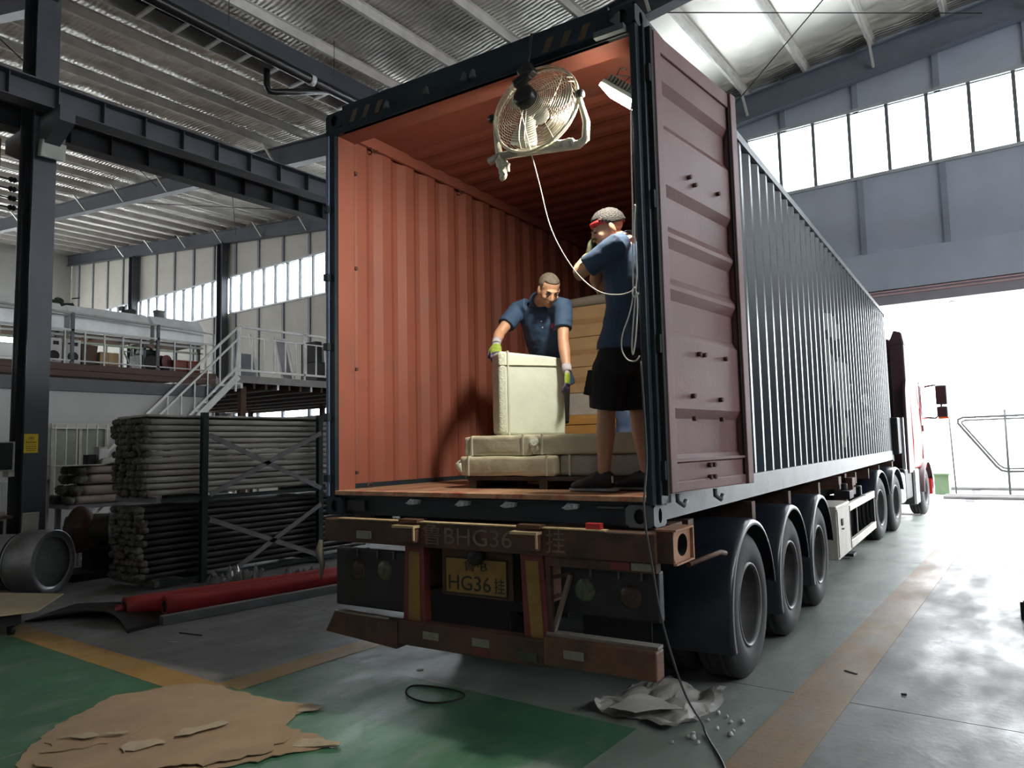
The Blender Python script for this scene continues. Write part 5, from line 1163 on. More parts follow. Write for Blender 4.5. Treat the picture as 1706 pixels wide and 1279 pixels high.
# foil wrapped panels racked above the machines
m_silver = mat('silver_foil_panel', (.80,.84,.84), .42, .1, .12, 3, .25, 10)
for k, (a, b) in enumerate(((-3.2,.4),(.46,2.70),(2.80,4.38),(4.46,5.6))):
    z1 = 4.66-.018*(k*2)
    o_ = thing('foil_panel_pack', ('silver foil panel pack on the mezzanine rack, ' + ('left end behind the column', 'second from the column', 'in the middle of the row', 'nearest the stair')[k]), 'panel', (-12.6,(a+b)/2,4.05), group='foil panel packs')
    obj('pack_front', MB().box(-13.4, -12.25, a, b, 4.06, 4.38), m_silver, o_, bevel=.01)
    obj('pack_top', MB().prism([(-12.25,4.385),(-13.4,4.385),(-13.4,4.62),(-12.45,4.62)], (0,a,0), (1,0,0), (0,0,1), (0,b-a,0)), m_silver, o_, bevel=.01)
    for y in (a+.1, b-.1): obj('rack_leg', MB().box(-13.3, -13.24, y-.03, y+.03, MZ, 4.06), m_col, o_); obj('rack_leg', MB().box(-12.34, -12.28, y-.03, y+.03, MZ, 4.06), m_col, o_)
    obj('rack_beam', MB().box(-12.33, -12.27, a, b, 3.98, 4.03), m_rail, o_)
    obj('rack_beam', MB().box(-12.34, -12.28, a, b, 3.86, 3.90), mat('pale_green_tube', (.42,.5,.36), .4), o_)
# odd machines on top of the packs
for i, (y, z, h, n_) in enumerate(((3.35,4.62,.34,'dark green scrap plant-like heap on the foil packs near the column'),)):
    hp_ = MB()
    for k in range(26): hp_.obox((-12.9+random.uniform(-.25,.25), 2.35+random.uniform(0,.9), 4.64+random.uniform(0,.22)), .06, random.uniform(.08,.28), .02, Euler((random.uniform(-1,1),random.uniform(-1,1),random.uniform(0,3))).to_matrix())
    o_ = obj('scrap_heap', hp_, mat('dark_green_scrap', (.04,.05,.04), .7), label='tangled dark green scrap lying on the foil packs near the grey column', cat='scrap'); o_['kind'] = 'stuff'
b_ = thing('bench_vice', 'small dark vice standing on the foil packs before the lit windows', 'vice', (-12.8,4.1,4.62))
obj('vice_body', MB().prism([(-.14,0),(.12,0),(.16,.12),(.05,.16),(-.10,.10)], (-12.85,4.15,4.62), (0,1,0), (0,0,1), (.15,0,0)), m_dark, b_, bevel=.01); obj('vice_jaw', MB().box(-12.86, -12.7, 4.0, 4.06, 4.72, 4.80), m_dark, b_)
b_ = thing('grey_bin', 'small grey bin on the foil packs right of the vice', 'bin', (-12.8,4.85,4.62)); obj('bin_body', MB().lathe([(0,0),(.10,0),(.13,.2),(.12,.2),(.09,.02),(0,.02)], (-12.8,4.85,4.62), (0,0,1), 16), mat('grey_bin_plastic', (.2,.2,.2), .5), b_)
# machines behind the railing
def speaker(y, lab):
    t = thing('white_machine', lab, 'machine', (-12.4,y,MZ), group='white machines on the mezzanine')
    obj('casing', MB().box(-12.7, -12.22, y-.14, y+.14, MZ, 3.92), m_white, t, bevel=.015)
    obj('drum_opening', MB().lathe([(0,.006),(.08,.006),(.095,.012),(.10,0)], (-12.22,y,3.58), (1,0,0), 20), m_dark, t)
    obj('control_panel', MB().box(-12.222, -12.214, y-.02, y+.08, 3.79, 3.86), m_dark, t); obj('control_knob', MB().cyl((-12.22,y-.08,3.83),(-12.20,y-.08,3.83),.018,10), m_dark, t)
speaker(2.52, 'white box machine with round dark port, left one nearer the column'); speaker(2.86, 'white box machine with round dark port, right one beside the brown bin')
def small(name, lab, cat, parts, loc):
    t = thing(name, lab, cat, loc)
    for n_, mb, m_ in parts: obj(n_, mb, m_, t, bevel=.008)
    return t
m_cart2 = mat('pale_brown_carton', (.40,.27,.14), .75)
small('waste_bin', 'dark brown bin stuffed with boards beside the white machines', 'bin', [('bin_body', MB().prism([(-.13,0),(.13,0),(.16,.42),(-.16,.42)], (-12.6,3.17,MZ), (0,1,0), (0,0,1), (.35,0,0)), mat('brown_bin', (.09,.05,.03), .7)), ('offcut', MB().obox((-12.45,3.12,3.9), .03,.08,.35, Matrix.Rotation(.2,3,'X')), m_cart2), ('offcut', MB().obox((-12.45,3.24,3.88), .03,.06,.3, Matrix.Rotation(-.2,3,'X')), m_cart2)], (-12.45,3.17,MZ))
small('carton', 'light brown cardboard carton behind the mezzanine railing', 'box', [('box_body', MB().box(-12.6, -12.2, 3.35, 3.72, MZ, 3.72), m_cart2), ('packing_tape', MB().box(-12.2, -12.197, 3.52, 3.56, MZ+.01, 3.72), mat('brown_tape', (.36,.23,.11), .3))], (-12.4,3.53,MZ))
small('step_ladder', 'thin pale step ladder leaning behind the railing', 'ladder', [('ladder_leg', MB().bar((-12.2,3.98,MZ),(-12.5,3.86,4.0),.03,.03), m_rail), ('ladder_leg', MB().bar((-12.2,4.14,MZ),(-12.5,4.05,4.0),.03,.03), m_rail), ('rung', MB().bar((-12.3,3.94,3.62),(-12.3,4.10,3.62),.02,.02), m_rail), ('rung', MB().bar((-12.4,3.90,3.8),(-12.4,4.07,3.8),.02,.02), m_rail)], (-12.3,4.0,MZ))
gm = remesh(MB().box(-12.75,-12.3,4.2,4.62,MZ,3.75).cyl((-12.5,4.25,3.78),(-12.5,4.6,3.78),.13,14).box(-12.6,-12.4,4.3,4.5,3.75,3.95), .03, 2)
small('pump_machine', 'dark green pump machine standing behind the railing', 'machine', [('pump_body', gm, mat('dark_machine_green', (.02,.035,.025), .5)), ('flywheel', MB().lathe([(0,-.03),(.15,-.03),(.16,0),(.15,.03),(0,.03)], (-12.3,4.42,3.6), (1,0,0), 20), m_dark)], (-12.5,4.4,MZ))
small('cable_reel', 'dull red round cable reel behind the railing', 'reel', [('flange', MB().lathe([(0,-.02),(.15,-.02),(.15,.0),(0,.0)], (-12.3,4.78,3.64), (1,.3,0), 22), mat('dull_red_enamel', (.13,.03,.03), .5)), ('flange', MB().lathe([(0,-.02),(.15,-.02),(.15,.0),(0,.0)], (-12.45,4.74,3.64), (1,.3,0), 22), MATS['dull_red_enamel']), ('core', MB().cyl((-12.47,4.73,3.64),(-12.3,4.78,3.64),.07,14), m_dark), ('reel_stand', MB().box(-12.45,-12.3,4.70,4.84,MZ,3.50), m_dark)], (-12.4,4.76,MZ))
for i, (y, lab) in enumerate(((5.02, 'orange red tool crate behind the railing, left one'), (5.32, 'orange red tool crate behind the railing, right one near the stair'))):
    small('tool_crate', lab, 'crate', [('crate_body', MB().box(-12.6, -12.2, y-.13, y+.15, MZ, 3.66), mat('orange_red_plastic', (.26,.055,.03), .5)), ('crate_rim', MB().box(-12.62, -12.18, y-.14, y+.16, 3.66, 3.69), MATS['orange_red_plastic'])], (-12.4,y,MZ))
# things on the landing
for k, (y, lab) in enumerate(((7.05, 'narrow white frame leaning on the landing railing'), (7.75, 'tall white door frame leaning behind the landing railing'))):
    t = thing('leaning_frame', lab, 'frame', (-12.5,y+.1,MZ)); w_ = .1 if k == 0 else .38
    obj('frame_side', MB().bar((-12.2,y-.1,MZ),(-12.9,y+.16,MZ+1.15),.045,.045), m_white, t)
    if k:
        obj('frame_side', MB().bar((-12.2,y-.1+w_,MZ),(-12.9,y+.16+w_,MZ+1.15),.045,.045), m_white, t); obj('frame_head', MB().bar((-12.88,y+.15,MZ+1.12),(-12.88,y+.17+w_,MZ+1.12),.05,.05), m_white, t)
        obj('frame_panel', MB().bar((-12.25,y+.08,MZ+.05),(-12.9,y+.34,MZ+1.1),.3,.012,(1,0,0)), mat('mauve_panel', (.20,.18,.22), .6), t)
small('grey_board', 'grey-blue board standing on the landing behind the railing', 'board', [('board', MB().obox((-12.7,6.95,3.75), .04,.5,.62, Matrix.Rotation(-.2,3,'Y')), mat('grey_blue_board', (.16,.18,.21), .6))], (-12.7,6.95,MZ))
small('silver_cabinet', 'silver topped dark cabinet at the right end of the landing', 'cabinet', [('cabinet_body', MB().box(-12.9,-12.25,8.75,9.8,MZ,3.95), m_dark), ('silver_top', MB().box(-12.95,-12.2,8.95,9.8,3.955,4.45), m_silver), ('dark_pack', MB().box(-12.9,-12.3,8.75,8.94,3.955,4.5), m_black)], (-12.5,9,MZ))

# ---- storage rack full of wrapped profiles
m_paper = mat('grey_paper_wrap', (.46,.44,.40), .6, 0, .2, 6, .4, 12, stretch=(1,.15,1))
m_film = mat('black_film_wrap', (.035,.033,.032), .35, 0, .3, 6, .5, 10, stretch=(1,.12,1))
m_fray = mat('frayed_grey_plastic', (.13,.12,.10), .7, 0, .45, 18, .6, 30)
PR_ = .0365
def prof_mesh(seed, m_):
    mb = MB(); n = 22; rings = []; L_ = 3.6
    for i in range(n+1):
        y = L_*i/n; k = 1 + .06*noise.noise(Vector((seed*3.1, y*2.2, 0)))
        rings.append([Vector((math.copysign(abs(math.cos(t))**.75, math.cos(t))*PR_*1.02*k + .0015*noise.noise(Vector((seed, y*3, 1))), y, math.copysign(abs(math.sin(t))**.75, math.sin(t))*PR_*.98*k - PR_*0)) for t in [2*PI*j/10 for j in range(10)]])
    return mesh('profile_wrap', mb.loft(rings), m_)
def fray_mesh(seed):
    mb = MB(); n = 7; rings = []
    for i in range(n):
        t = i/(n-1); r = PR_*(1.0 + .35*math.sin(t*PI))*(1 if i < n-1 else .35)
        rings.append([Vector((math.cos(a)*r, -.10*t, math.sin(a)*r)) for a in [2*PI*j/12 for j in range(12)]])
    mb.loft(rings)
    return mesh('crumpled_end', mb.map(lambda p: p + Vector((noise.noise(p*45+Vector((seed*7,0,0))), noise.noise(p*40+Vector((0,seed*5,0)))*1.2, noise.noise(p*45+Vector((0,0,seed*9)))))*.022), m_fray)
pm = [prof_mesh(i, m_paper) for i in range(4)]; pd = [prof_mesh(i+9, m_film) for i in range(3)]; fm = [fray_mesh(i) for i in range(6)]
for lev, (zb_, rows) in enumerate(((1.14, 12), (.12, 11))):
    for r in range(rows):
        for c in range(9):
            x = -6.17 - c*.083 + random.uniform(-.003,.003); z = zb_ + .04 + r*.0815
            ORD = ['first','second','third','fourth','fifth','sixth','seventh','eighth','ninth','tenth','eleventh','twelfth']
            if c == 0: lab_ = ('paper wrapped profile on the near face of the upper rack tier, %s from the top' if lev == 0 else 'black wrapped profile on the near face of the lower rack tier, %s from the top') % ORD[rows-1-r]
            else: lab_ = 'paper wrapped profile showing only its crumpled end in the upper rack tier' if lev == 0 else 'film wrapped profile showing only its crumpled end in the lower rack tier'
            e = thing('wrapped_profile', lab_ or ('paper wrapped long profile in the upper tier of the storage rack' if lev == 0 else 'black film wrapped long profile in the lower tier of the storage rack'), 'profile', (x, 1.22 + random.uniform(-.05,.05), z), 0, 'profiles in the upper tier' if lev == 0 else 'profiles in the lower tier')
            link_mesh('wrap', random.choice(pm if lev == 0 else pd), e)
            link_mesh('crumpled_end', random.choice(fm), e, Matrix.Rotation(random.uniform(0,6), 4, 'Y') @ Matrix.Scale(random.uniform(.85,1.05), 4))
obj('wrap_sheet', wrapped(-6.92, -6.12, 1.2, 4.85, 2.135, 2.165, .012), m_paper, label='loose grey paper sheet covering the top of the wrapped bundle', cat='sheet')
rk = thing('storage_rack', 'dark green steel rack with crossed braces holding the wrapped profiles', 'rack', (-6.5,2.9,0))
m_rk = mat('dark_green_rack_paint', (.02,.035,.036), .4, .1)
m_br = mat('grey_brace', (.22,.225,.24), .45, .2)
for x in (-6.07, -7.0):
    for y in (1.92, 3.81): obj('rack_post', MB().box(x-.035, x+.035, y-.04, y+.04, 0, 2.2), m_rk, rk); obj('post_foot', MB().box(x-.07, x+.07, y-.08, y+.08, 0, .012), m_rk, rk)
for z in (.07, 1.09):
    for y in (1.92, 3.81): obj('cross_arm', MB().box(-7.0, -6.07, y-.03, y+.03, z-.04, z+.045), m_rk, rk)
    obj('cross_arm', MB().box(-7.05, -6.02, 1.26, 1.32, z-.03, z+.04), m_fray if z < 1 else m_br, rk)
    obj('rack_beam', MB().box(-6.11, -6.05, 1.3, 4.8, z-.03, z+.02), m_rk, rk)
for a, b in (((1.96,1.90),(3.80,1.10)), ((1.98,1.12),(3.80,1.93)), ((1.98,.80),(3.78,.10)), ((2.4,.13),(3.80,.86))): obj('diagonal_brace', MB().bar((-6.02,a[0],a[1]),(-6.02,b[0],b[1]),.065,.012,(1,0,0)), m_br, rk)
# steel drum rings lying on their side
dr_ = thing('steel_tube_section', 'short wide steel tube section lying on its side at the left edge', 'steel ring', (-7.35,.35,0))
ax = Vector((.86,.5,0)).normalized(); o0 = Vector((-7.0,.52,.385))
m_shiny = mat('brushed_dark_steel', (.30,.30,.31), .38, .85, .2, 6)
obj('shell', MB().lathe([(.385,-.36),(.385,0),(.372,.0),(.30,-.005),(.298,-.02),(.36,-.03),(.36,-.36)], o0, ax, 40), m_shiny, dr_)
obj('shell', MB().lathe([(.335,-1.1),(.335,-.46),(.32,-.46),(.32,-1.1)], o0, ax, 40), m_shiny, dr_)
obj('end_plate', MB().lathe([(0,-.06),(.35,-.06)], o0, ax, 40), m_steel, dr_)
for k in range(4): obj('clamp_band', MB().lathe([(.345,-.445+k*.024),(.355,-.440+k*.024),(.355,-.428+k*.024),(.345,-.424+k*.024)], o0, ax, 36), m_steel if k % 2 else m_dark, dr_)
# cloth wrapped pile on a bench in front of the window
bnch = thing('work_bench', 'steel bench under the pile of cloth wrapped profiles', 'bench', (-9.6,2.3,0))
obj('bench_top', MB().box(-10.0, -9.1, 1.55, 3.4, .86, .92), m_br, bnch)
for x in (-9.95,-9.15):
    for y in (1.75, 3.3): obj('bench_leg', MB().box(x-.035, x+.035, y-.035, y+.035, 0, .86), m_br, bnch)
obj('bench_brace', MB().bar((-9.12,1.75,.1),(-9.12,3.3,.8),.03,.04), m_white, bnch)
m_clo = mat('dusty_pink_cloth_wrap', (.36,.29,.25), .8, 0, .2, 5, .4, 12)
k = 0
for z, n, r in ((.985,6,.065),(1.13,5,.075),(1.30,5,.07),(1.45,4,.065)):
    for j in range(n):
        x = -9.15 - j*.155; y0 = 1.72 + random.uniform(-.1,.1) + (z-.98)*.2
        e = thing('cloth_roll', 'dusty cloth wrapped roll in the pile on the bench before the barred window', 'roll', (x,y0,z), 0, 'cloth rolls on the bench')
        link_mesh('wrap', mesh('cloth_wrap', MB().tube([(0,0,0),(0,.06,0),(.0,.6,.003),(0,1.3,-.003),(0,1.7,0)], [r*.9,r*1.04,r,r*1.03,r], 10), m_clo) if j == 0 else last, e)
        if j == 0: last = e.children[0].data
        link_mesh('crumpled_end', random.choice(fm), e, Matrix.Rotation(random.uniform(0,6), 4, 'Y') @ Matrix.Scale(r/PR_*.78, 4))
obj('plastic_sheet', wrapped(-9.6, -9.05, 2.0, 3.0, 1.53, 1.62, .05), mat('milky_plastic_sheet', (.55,.54,.52), .3, 0, .1, 5, .6, 10), label='crumpled milky plastic thrown over the cloth roll pile', cat='plastic')
small('white_box', 'small white box on top of the cloth roll pile', 'box', [('box_body', MB().box(-9.3,-9.12,1.98,2.12,1.60,1.78), m_white), ('box_lid', MB().box(-9.31,-9.11,1.97,2.13,1.78,1.80), m_white)], (-9.2,2.05,1.6))
small('dark_box', 'small dark green box beside the white box on the pile', 'box', [('box_body', MB().box(-9.3,-9.14,1.82,1.95,1.52,1.68), m_black)], (-9.2,1.9,1.52))
obj('pale_board', MB().box(-9.4, -9.0, 1.25, 2.0, 1.515, 1.53), m_offw, label='thin pale board sticking out left on the cloth roll pile', cat='board')
# shelf unit, white boards and a dark gear motor
ws = thing('white_shelf', 'narrow white shelf frame standing behind the grey column', 'shelf', (-9.9,1.3,0))
for x in (-9.65, -10.1):
    for y in (.97, 1.47): obj('shelf_post', MB().box(x-.02, x+.02, y-.02, y+.02, 0, 1.32), m_white, ws)
for z in (.35, .82, 1.29): obj('shelf_board', MB().box(-10.12, -9.63, .95, 1.49, z-.02, z+.01), m_white, ws)
obj('back_panel', MB().box(-10.11, -10.1, .97, 1.47, .36, .8), m_offw, ws)
m_gm = mat('dark_brown_oily_iron', (.035,.022,.016), .5, .2, .4, 6)
gmt = thing('gear_motor', 'dark oily gear motor standing between the steel ring and the wrapped bundle', 'motor', (-7.9,1.45,0))
obj('motor_barrel', MB().lathe([(0,-.5),(.2,-.5),(.23,-.45),(.23,.35),(.19,.42),(0,.42)], (-7.9,1.55,.62), (.5,.86,0), 24), m_gm, gmt)
obj('gear_case', remesh(MB().blob((-8.0,1.25,.72),(.2,.17,.26),16,10).box(-8.2,-7.8,1.1,1.42,.35,.7), .02, 3), mat('rust_red_casting', (.07,.025,.012), .6, 0, .3, 5), gmt)
obj('motor_band', MB().lathe([(.235,-.04),(.242,-.03),(.242,.03),(.235,.04)], (-7.85,1.62,.62), (.5,.86,0), 24), m_br, gmt)
obj('skid', MB().box(-8.25,-7.6,1.0,2.0,0,.10), m_dark, gmt); obj('skid_post', MB().box(-8.05,-7.75,1.3,1.75,.10,.42), m_dark, gmt)
small('white_board', 'white board leaning at the foot of the grey column', 'board', [('board', MB().obox((-8.25,.72,.74), .03,.20,.36, Matrix.Rotation(.08,3,'Y')), m_offw), ('board_prop', MB().box(-8.35,-8.15,.62,.82,.02,.56), m_dark)], (-8.25,.72,0))
lc = small('low_cabinet', 'low cabinet with stacked papers left of the grey column', 'cabinet', [('cabinet_body', MB().box(-8.9,-8.25,-.1,.42,0,.86), m_offw), ('dark_door', MB().box(-8.25,-8.235,.20,.40,.1,.84), m_dark), ('cabinet_top', MB().box(-8.95,-8.2,-.15,.5,.86,.90), m_brn)], (-8.6,.15,0))
small('paper_pile', 'pile of papers and rags on the low cabinet', 'papers', [('paper_stack', MB().box(-8.8,-8.35,0,.3,.90,.99), m_offw), ('rag', wrapped(-8.5,-8.25,.1,.42,.90,.95,.03), m_clo)], (-8.55,.2,.9))
small('tan_sheet_bench', 'low trolley topped by a tan cardboard sheet at the left edge', 'trolley', [('tan_sheet', MB().prism([(-6.6,-.55),(-5.45,.0),(-4.75,-.52),(-4.9,-.95),(-6.0,-1.6)], (0,0,.235), (1,0,0), (0,1,0), (0,0,.012)), mat('tan_cardboard_sheet', (.40,.32,.21), .75, 0, .1, 3)), ('trolley_frame', MB().box(-6.2,-5.0,-1.1,-.55,.10,.20), m_dark), ('trolley_rail', MB().box(-6.2,-4.95,-.6,-.5,.20,.235), m_dark)], (-5.6,-.8,0))
for (x, y) in ((-5.1,-.6),(-6.0,-.6),(-5.1,-1.0),(-6.0,-1.0)): obj('caster', MB().cyl((x,y-.02,.05),(x,y+.02,.05),.05,12), m_dark, [o for o in COL.objects if o.name == 'tan_sheet_bench'][0])
bs_ = MB(); rings = []
for i in range(13):
    t = i/12; rings.append([Vector((-5.6+1.45*t, -.30+.25*math.sin(t*PI)+.32*t, .012+.11*math.sin(t*PI)**1.5)), Vector((-6.05+1.75*t, .38+.30*math.sin(t*PI)+.25*t, .012+.02*math.sin(t*PI))), Vector((-6.05+1.75*t, .38+.30*math.sin(t*PI)+.25*t, .002)), Vector((-5.6+1.45*t, -.30+.25*math.sin(t*PI)+.32*t, .002+.10*math.sin(t*PI)**1.5))])
obj('rubber_sheet', bs_.loft(rings), mat('black_rubber_sheet', (.012,.012,.013), .5), label='black rubber sheet bulging on the floor left of the red rolls', cat='sheet')
# red rolls and steel channel
m_rr = mat('red_plastic_film_roll', (.40,.035,.035), .32, 0, .15, 4, .4, 9, stretch=(1,1,1))
def redroll(a, b, r, lab, tail):
    t = thing('red_roll', lab, 'roll', a, 0, 'red rolls on the floor')
    A, B_ = Vector(a) + Vector((0,0,r)), Vector(b) + Vector((0,0,r)); n = 26
    pts = [A.lerp(B_, i/n) for i in range(n+1)]
    obj('film_roll', MB().tube(pts, [r*(.94+.05*noise.noise(Vector((i*.7,lab.__len__(),0)))) for i in range(n+1)], 18), m_rr, t)
    d = (A-B_).normalized()
    obj('end_core', MB().cyl(A, A + d*.004, r*.55, 14), m_dark, t)
    if tail: obj('film_tail', remesh(MB().blob(A + d*.04 + Vector((0,0,-.01)), (.05,.05,.05), 10, 8), .012, 1).map(lambda p: p + Vector((noise.noise(p*30), noise.noise(p*30+Vector((1,4,2))), noise.noise(p*28)))*.03), m_rr, t)
redroll((-4.80,.30,0), (-4.33,2.75,0), .115, 'longer red film roll lying behind, with a crumpled tail at its left end', True)
redroll((-4.50,.56,0), (-4.10,2.75,0), .112, 'red film roll lying in front, next to the grey channel', False)
small('steel_channel', 'grey rectangular steel channel on the floor in front of the red rolls', 'channel', [('channel_side', MB().bar((-4.16,.36,.045),(-3.90,2.7,.045),.012,.09), m_br), ('channel_top', MB().bar((-4.20,.365,.088),(-3.94,2.7,.088),.08,.006), m_steel), ('channel_side', MB().bar((-4.235,.37,.045),(-3.975,2.7,.045),.01,.08), m_br)], (-4.1,1.5,0))
def crumple(name, c, sx, sy_, h, m_, seed, lab, cat, n=26, th=.0012, fq=1.1, f2=2.7, a2=.5, smf=False):
    mb = MB(); vs = []
    for i in range(n+1):
        for j in range(n+1):
            u, v = i/n-.5, j/n-.5; p = Vector((u*4+seed, v*4, seed*2))
            rr = 1 + .18*noise.noise(Vector((math.atan2(v,u)*1.5, seed, 0)))
            z = abs(noise.noise(p*fq))*h + abs(noise.noise(p*f2))*h*a2
            vs.append((c[0] + u*sx*rr + .06*sx*noise.noise(p*1.7), c[1] + v*sy_*rr + .06*sy_*noise.noise(p*1.7+Vector((5,5,5))), c[2] + .003 + max(0, z - h*.12)))
    mb.add(vs, [(i*(n+1)+j, (i+1)*(n+1)+j, (i+1)*(n+1)+j+1, i*(n+1)+j+1) for i in range(n) for j in range(n)], 0, smf)
    o = obj(name, mb, m_, None, lab, cat, recalc=False); s_ = o.modifiers.new('solid', 'SOLIDIFY'); s_.thickness = th
    return o
m_clear = mat('clear_plastic_film', (.55,.56,.55), .2, 0, .1, 6, .3, 20, trans=.45)
crumple('plastic_film', (-5.5,2.05,0), .7, .35, .32, m_clear, 3, 'crumpled clear film on the floor at the rack foot', 'plastic')
crumple('plastic_film', (-5.15,2.75,0), .5, .3, .2, m_clear, 8, 'smaller crumpled clear film behind the red rolls, right of the rack foot', 'plastic')

# ------------------------------------------------------------------ floor litter
m_cb = mat('torn_tan_cardboard', (.36,.255,.16), .8, 0, .12, 3, .15, 25, dirt=(.30,.22,.15), dscale=2.2, dth=.58)
m_cbe = mat('pale_torn_cardboard_edge', (.42,.34,.24), .85, 0, .15, 8)
cbd = thing('torn_cardboard', 'large torn sheet of brown cardboard flat on the green floor in the foreground', 'cardboard', (-1.4,-.9,0))
def torn(poly, z, th, seed, amp=.03, wav=.012):
    P = [Vector((x,y,0)) for x, y in poly]; out = []
    for i, a in enumerate(P):
        b = P[(i+1) % len(P)]; L_ = (b-a).length; n = max(2, int(L_/.035))
        for k in range(n):
            q = a.lerp(b, k/n); nn = Vector((-(b-a).y, (b-a).x, 0)).normalized()
            out.append(q + nn*amp*(noise.noise(Vector((q.x*11+seed, q.y*11, 0))) + .5*noise.noise(Vector((q.x*30+seed, q.y*30, 2)))))
    b = bmesh.new(); vs_ = [b.verts.new(p) for p in out]; f = b.faces.new(vs_)
    bmesh.ops.triangulate(b, faces=[f]); bmesh.ops.subdivide_edges(b, edges=[e for e in b.edges if e.calc_length() > .12], cuts=3); bmesh.ops.triangulate(b, faces=list(b.faces))
    for v in b.verts: v.co.z = z + wav*max(0, noise.noise(Vector((v.co.x*2.3+seed, v.co.y*2.3, 0)))+.15)
    b.verts.index_update(); mb = MB(); n = len(b.verts); top = [v.co.copy() for v in b.verts]; edges = [e for e in b.edges if len(e.link_faces) == 1]
    mb.add(top + [p - Vector((0,0,th)) for p in top], [tuple(v.index for v in f.verts) for f in b.faces] + [tuple(v.index+n for v in reversed(f.verts)) for f in b.faces] + [(e.verts[0].index, e.verts[1].index, e.verts[1].index+n, e.verts[0].index+n) for e in edges])
    b.free(); return mb
obj('lower_layer', torn([(-1.45,-1.95),(-1.72,-1.78),(-1.95,-1.60),(-2.2,-1.34),(-2.42,-.93),(-2.28,-.58),(-2.15,-.42),(-1.73,-.38),(-1.35,-.36),(-1.06,-.28),(-1.0,-.32),(-1.05,-.46),(-.95,-.62),(-.70,-.60),(-.42,-.66),(-.52,-.74),(-.60,-.95),(-.72,-1.15),(-.9,-1.4),(-1.2,-1.75)], .008, .005, 1, .045), m_cb, cbd)
obj('upper_flap', torn([(-1.62,-1.72),(-1.52,-1.32),(-1.36,-1.02),(-1.22,-.78),(-1.02,-.64),(-.74,-.74),(-.66,-.98),(-.82,-1.22),(-1.2,-1.65)], .022, .004, 4, .05, .025), m_cb, cbd)
obj('upper_flap', torn([(-2.0,-1.5),(-2.16,-1.25),(-1.95,-1.05),(-1.62,-1.12),(-1.55,-1.35),(-1.75,-1.62)], .016, .004, 6, .05, .02), m_cb, cbd)
obj('torn_strip', torn([(-1.36,-1.05),(-1.26,-.86),(-1.18,-.84),(-1.20,-.95),(-1.28,-1.12)], .040, .004, 7, .05, .03), m_cbe, cbd)
obj('torn_strip', torn([(-1.88,-1.50),(-1.72,-1.32),(-1.60,-1.22),(-1.62,-1.30),(-1.76,-1.44)], .030, .004, 9, .05, .03), m_cbe, cbd)
obj('torn_strip', torn([(-1.42,-1.35),(-1.33,-1.18),(-1.24,-1.20),(-1.34,-1.42)], .035, .004, 11, .06, .03), m_cbe, cbd)
obj('torn_strip', torn([(-.70,-.68),(-.42,-.62),(-.40,-.66),(-.62,-.80)], .016, .004, 12, .025, .01), m_cbe, cbd)
obj('torn_strip', torn([(-1.12,-.29),(-1.0,-.28),(-.99,-.36),(-1.08,-.44)], .018, .004, 14, .03, .01), m_cbe, cbd)
# strap loop
lp = [(-.57+.23*math.cos(t)*(1+.05*math.sin(3*t)), .30+.14*math.sin(t)+.02*math.cos(2*t), .012+.006*math.sin(2*t)) for t in [2*PI*i/30 for i in range(31)]]
obj('strap_loop', MB().tube(lp, .007, 6), m_black, label='black strap loop lying on the floor behind the bumper', cat='strap')
crumple('waste_sheet', (.80,.95,0), .62, .70, .16, mat('grey_waste_sheeting', (.34,.33,.31), .5, 0, .25, 5, .3, 15), 5, 'crumpled grey waste sheeting on the floor by the rear wheel', 'waste', fq=.55, f2=1.3, a2=.35)
o_ = torn([(.62,.60),(.82,.55),(1.02,.78),(.9,.92),(.7,.85)], .05, .003, 21, .02, .06); obj('waste_paper', o_, m_offw, label='pale torn paper flap on the waste sheeting by the rear wheel', cat='paper')
m_crumb = mat('white_foam_crumb', (.66,.67,.64), .8)
CR = [(1.107,.425),(1.155,.536),(1.184,.535),(1.229,.495),(1.164,.98),(1.224,.96),(1.275,.879),(1.34,.696),(1.336,.756),(1.331,.926),(1.152,.845),(1.246,.74),(1.165,.583)]
cm_ = None
for i, (x, y) in enumerate(CR):
    r = .011 + .006*((i*7) % 5)/4
    mb = MB().blob((x,y,r*.8), (r,r*.8,r*.8), 7, 5)
    obj('foam_crumb', mb.map(lambda p: p + Vector((noise.noise(p*120), noise.noise(p*120+Vector((3,3,3))), 0))*.006), m_crumb, label='tiny white foam crumb on the floor by the rear wheel', cat='crumb', group='foam crumbs by the wheel')
m_chip = mat('dark_litter_chip', (.03,.025,.02), .8)
for i, (x, y, a, l, lab) in enumerate(((1.66,2.25,-.5,.10,'thin dark splinter on the orange floor line'),(2.04,1.95,.4,.03,'small dark chip on the grey floor near the right edge'),(-1.64,1.02,.3,.07,'thin dark splinter on the faded yellow line behind the trailer'),(-1.03,.66,.9,.05,'pale curl of tape on the floor left of the strap loop'),(-3.46,.08,.4,.08,'pale paper chip on the floor before the steel channel'),(-3.60,.32,.2,.28,'thin dark shaving on the floor before the steel channel'))):
    obj('floor_chip', MB().obox((x,y,.006), l, .018, .008, Matrix.Rotation(a,3,'Z')), m_chip if 'dark' in lab else m_offw, label=lab, cat='litter')
small('dark_pedestal', 'corner of a dark box standing on the floor at the right edge', 'box', [('box_body', MB().box(2.60,3.0,4.66,5.1,.0,.16), m_blackp), ('box_top', MB().box(2.62,3.0,4.68,5.1,.16,.17), m_col)], (2.8,4.9,0))

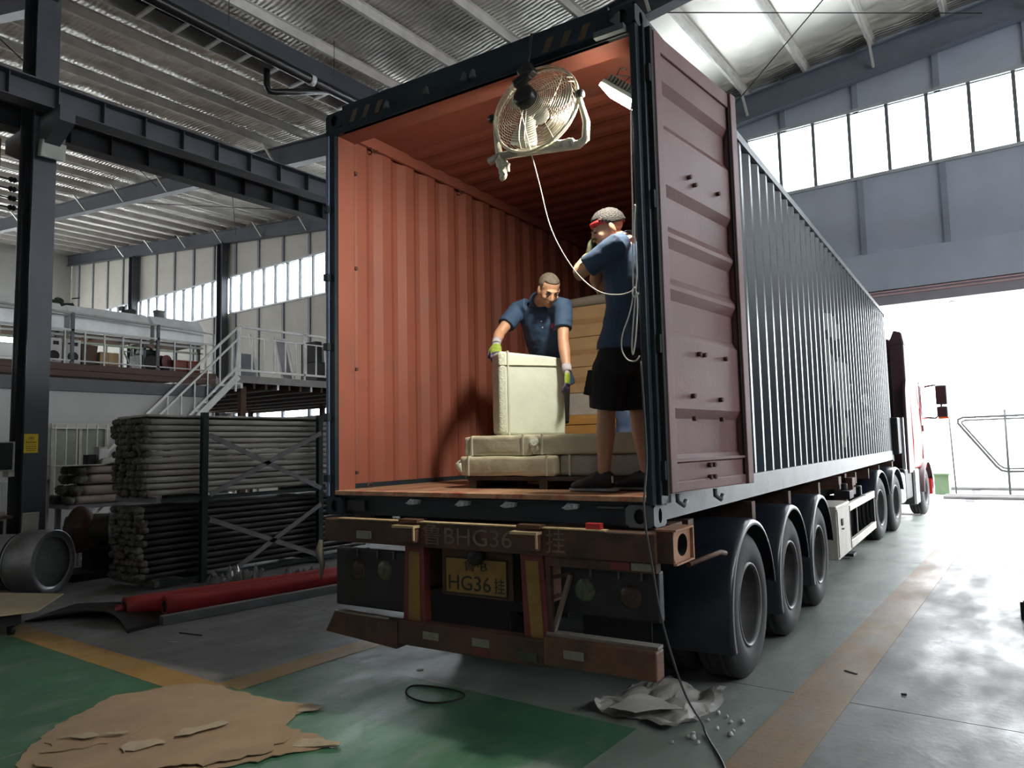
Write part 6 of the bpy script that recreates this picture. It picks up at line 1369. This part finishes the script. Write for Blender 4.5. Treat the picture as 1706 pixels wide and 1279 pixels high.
# ------------------------------------------------------------------ the yard outside the gate
gr = thing('ground', None, None, (0,30,0), kind='structure')
obj('yard_concrete', MB().box(-60, 60, YW, 90, -.25, -.01), mat('pale_yard_concrete', (.42,.42,.40), .8, 0, .1, .6), gr)
fr_ = thing('steel_framework', 'large outlined dark steel gantry with slanted side standing in the yard', 'framework', (2.5,20,0))  # plain outlined steel frame, not a lifting structure
m_fr = mat('dark_grey_frame_steel', (.012,.013,.013), .5)
pts = [(4.2,20,2.20),(1.05,20,2.17),(.94,20,2.12),(.93,20,2.02),(1.74,20,.84),(1.85,20,.73),(1.98,20,.70),(4.2,20,.74)]
obj('outer_tube', MB().tube(pts, .032, 8), m_fr, fr_)
pts2 = [(4.2,20,2.12),(1.10,20,2.09),(1.03,20,2.05),(1.03,20,2.0),(1.80,20,.88),(1.9,20,.80),(2.0,20,.775),(4.2,20,.815)]
obj('inner_tube', MB().tube(pts2, .024, 8), m_fr, fr_)
obj('upright', MB().tube([(2.0,20,.0),(2.02,20,2.35)], .03, 8), m_fr, fr_); obj('upright', MB().tube([(.78,20,0),(.73,20,2.25)], .022, 8), m_fr, fr_); obj('top_wire', MB().tube([(.73,20,2.2),(2.0,20,2.3)], .006, 6), m_fr, fr_); obj('upright', MB().tube([(4.0,20,0),(4.0,20,2.3)], .022, 8), m_fr, fr_)
for i, (y, z, lab) in enumerate(((18.6,.09,'long pale pipe on the yard ground, nearest to the gate'),(19.2,.09,'long pale pipe on the yard ground, second from the gate'),(20.6,.20,'long pale pipe on the yard blocks below the steel frame'))):
    p_ = thing('yard_pipe', lab, 'pipe', (3,y,0), 0, 'pipes in the yard')
    obj('pipe_run', MB().tube([(.6,y,z),(6,y+.3,z)], .05, 10), mat('pale_grey_pipe', (.06,.06,.058), .6), p_)
    for x in (1.2,2.4,4): obj('pipe_block', MB().box(x-.1,x+.1,y-.12,y+.2,-.01,z-.045), m_br, p_)
gb = small('green_bin', 'pale green bin in the yard beyond the tractor', 'bin', [('bin_body', MB().box(.15,.52,21.0,21.5,0,.55), mat('faded_green_plastic', (.05,.09,.04), .5)), ('bin_lid', MB().box(.12,.55,20.95,21.55,.55,.6), MATS['faded_green_plastic'])], (.33,21.2,0))
fc = thing('yard_fence', 'pale fence far across the yard', 'fence', (0,60,0))
for k in range(13): obj('fence_panel', MB().box(-20+k*3,-17.1+k*3,60,60.1,0,2.2), mat('white_fence_sheet', (.6,.62,.62), .6), fc)
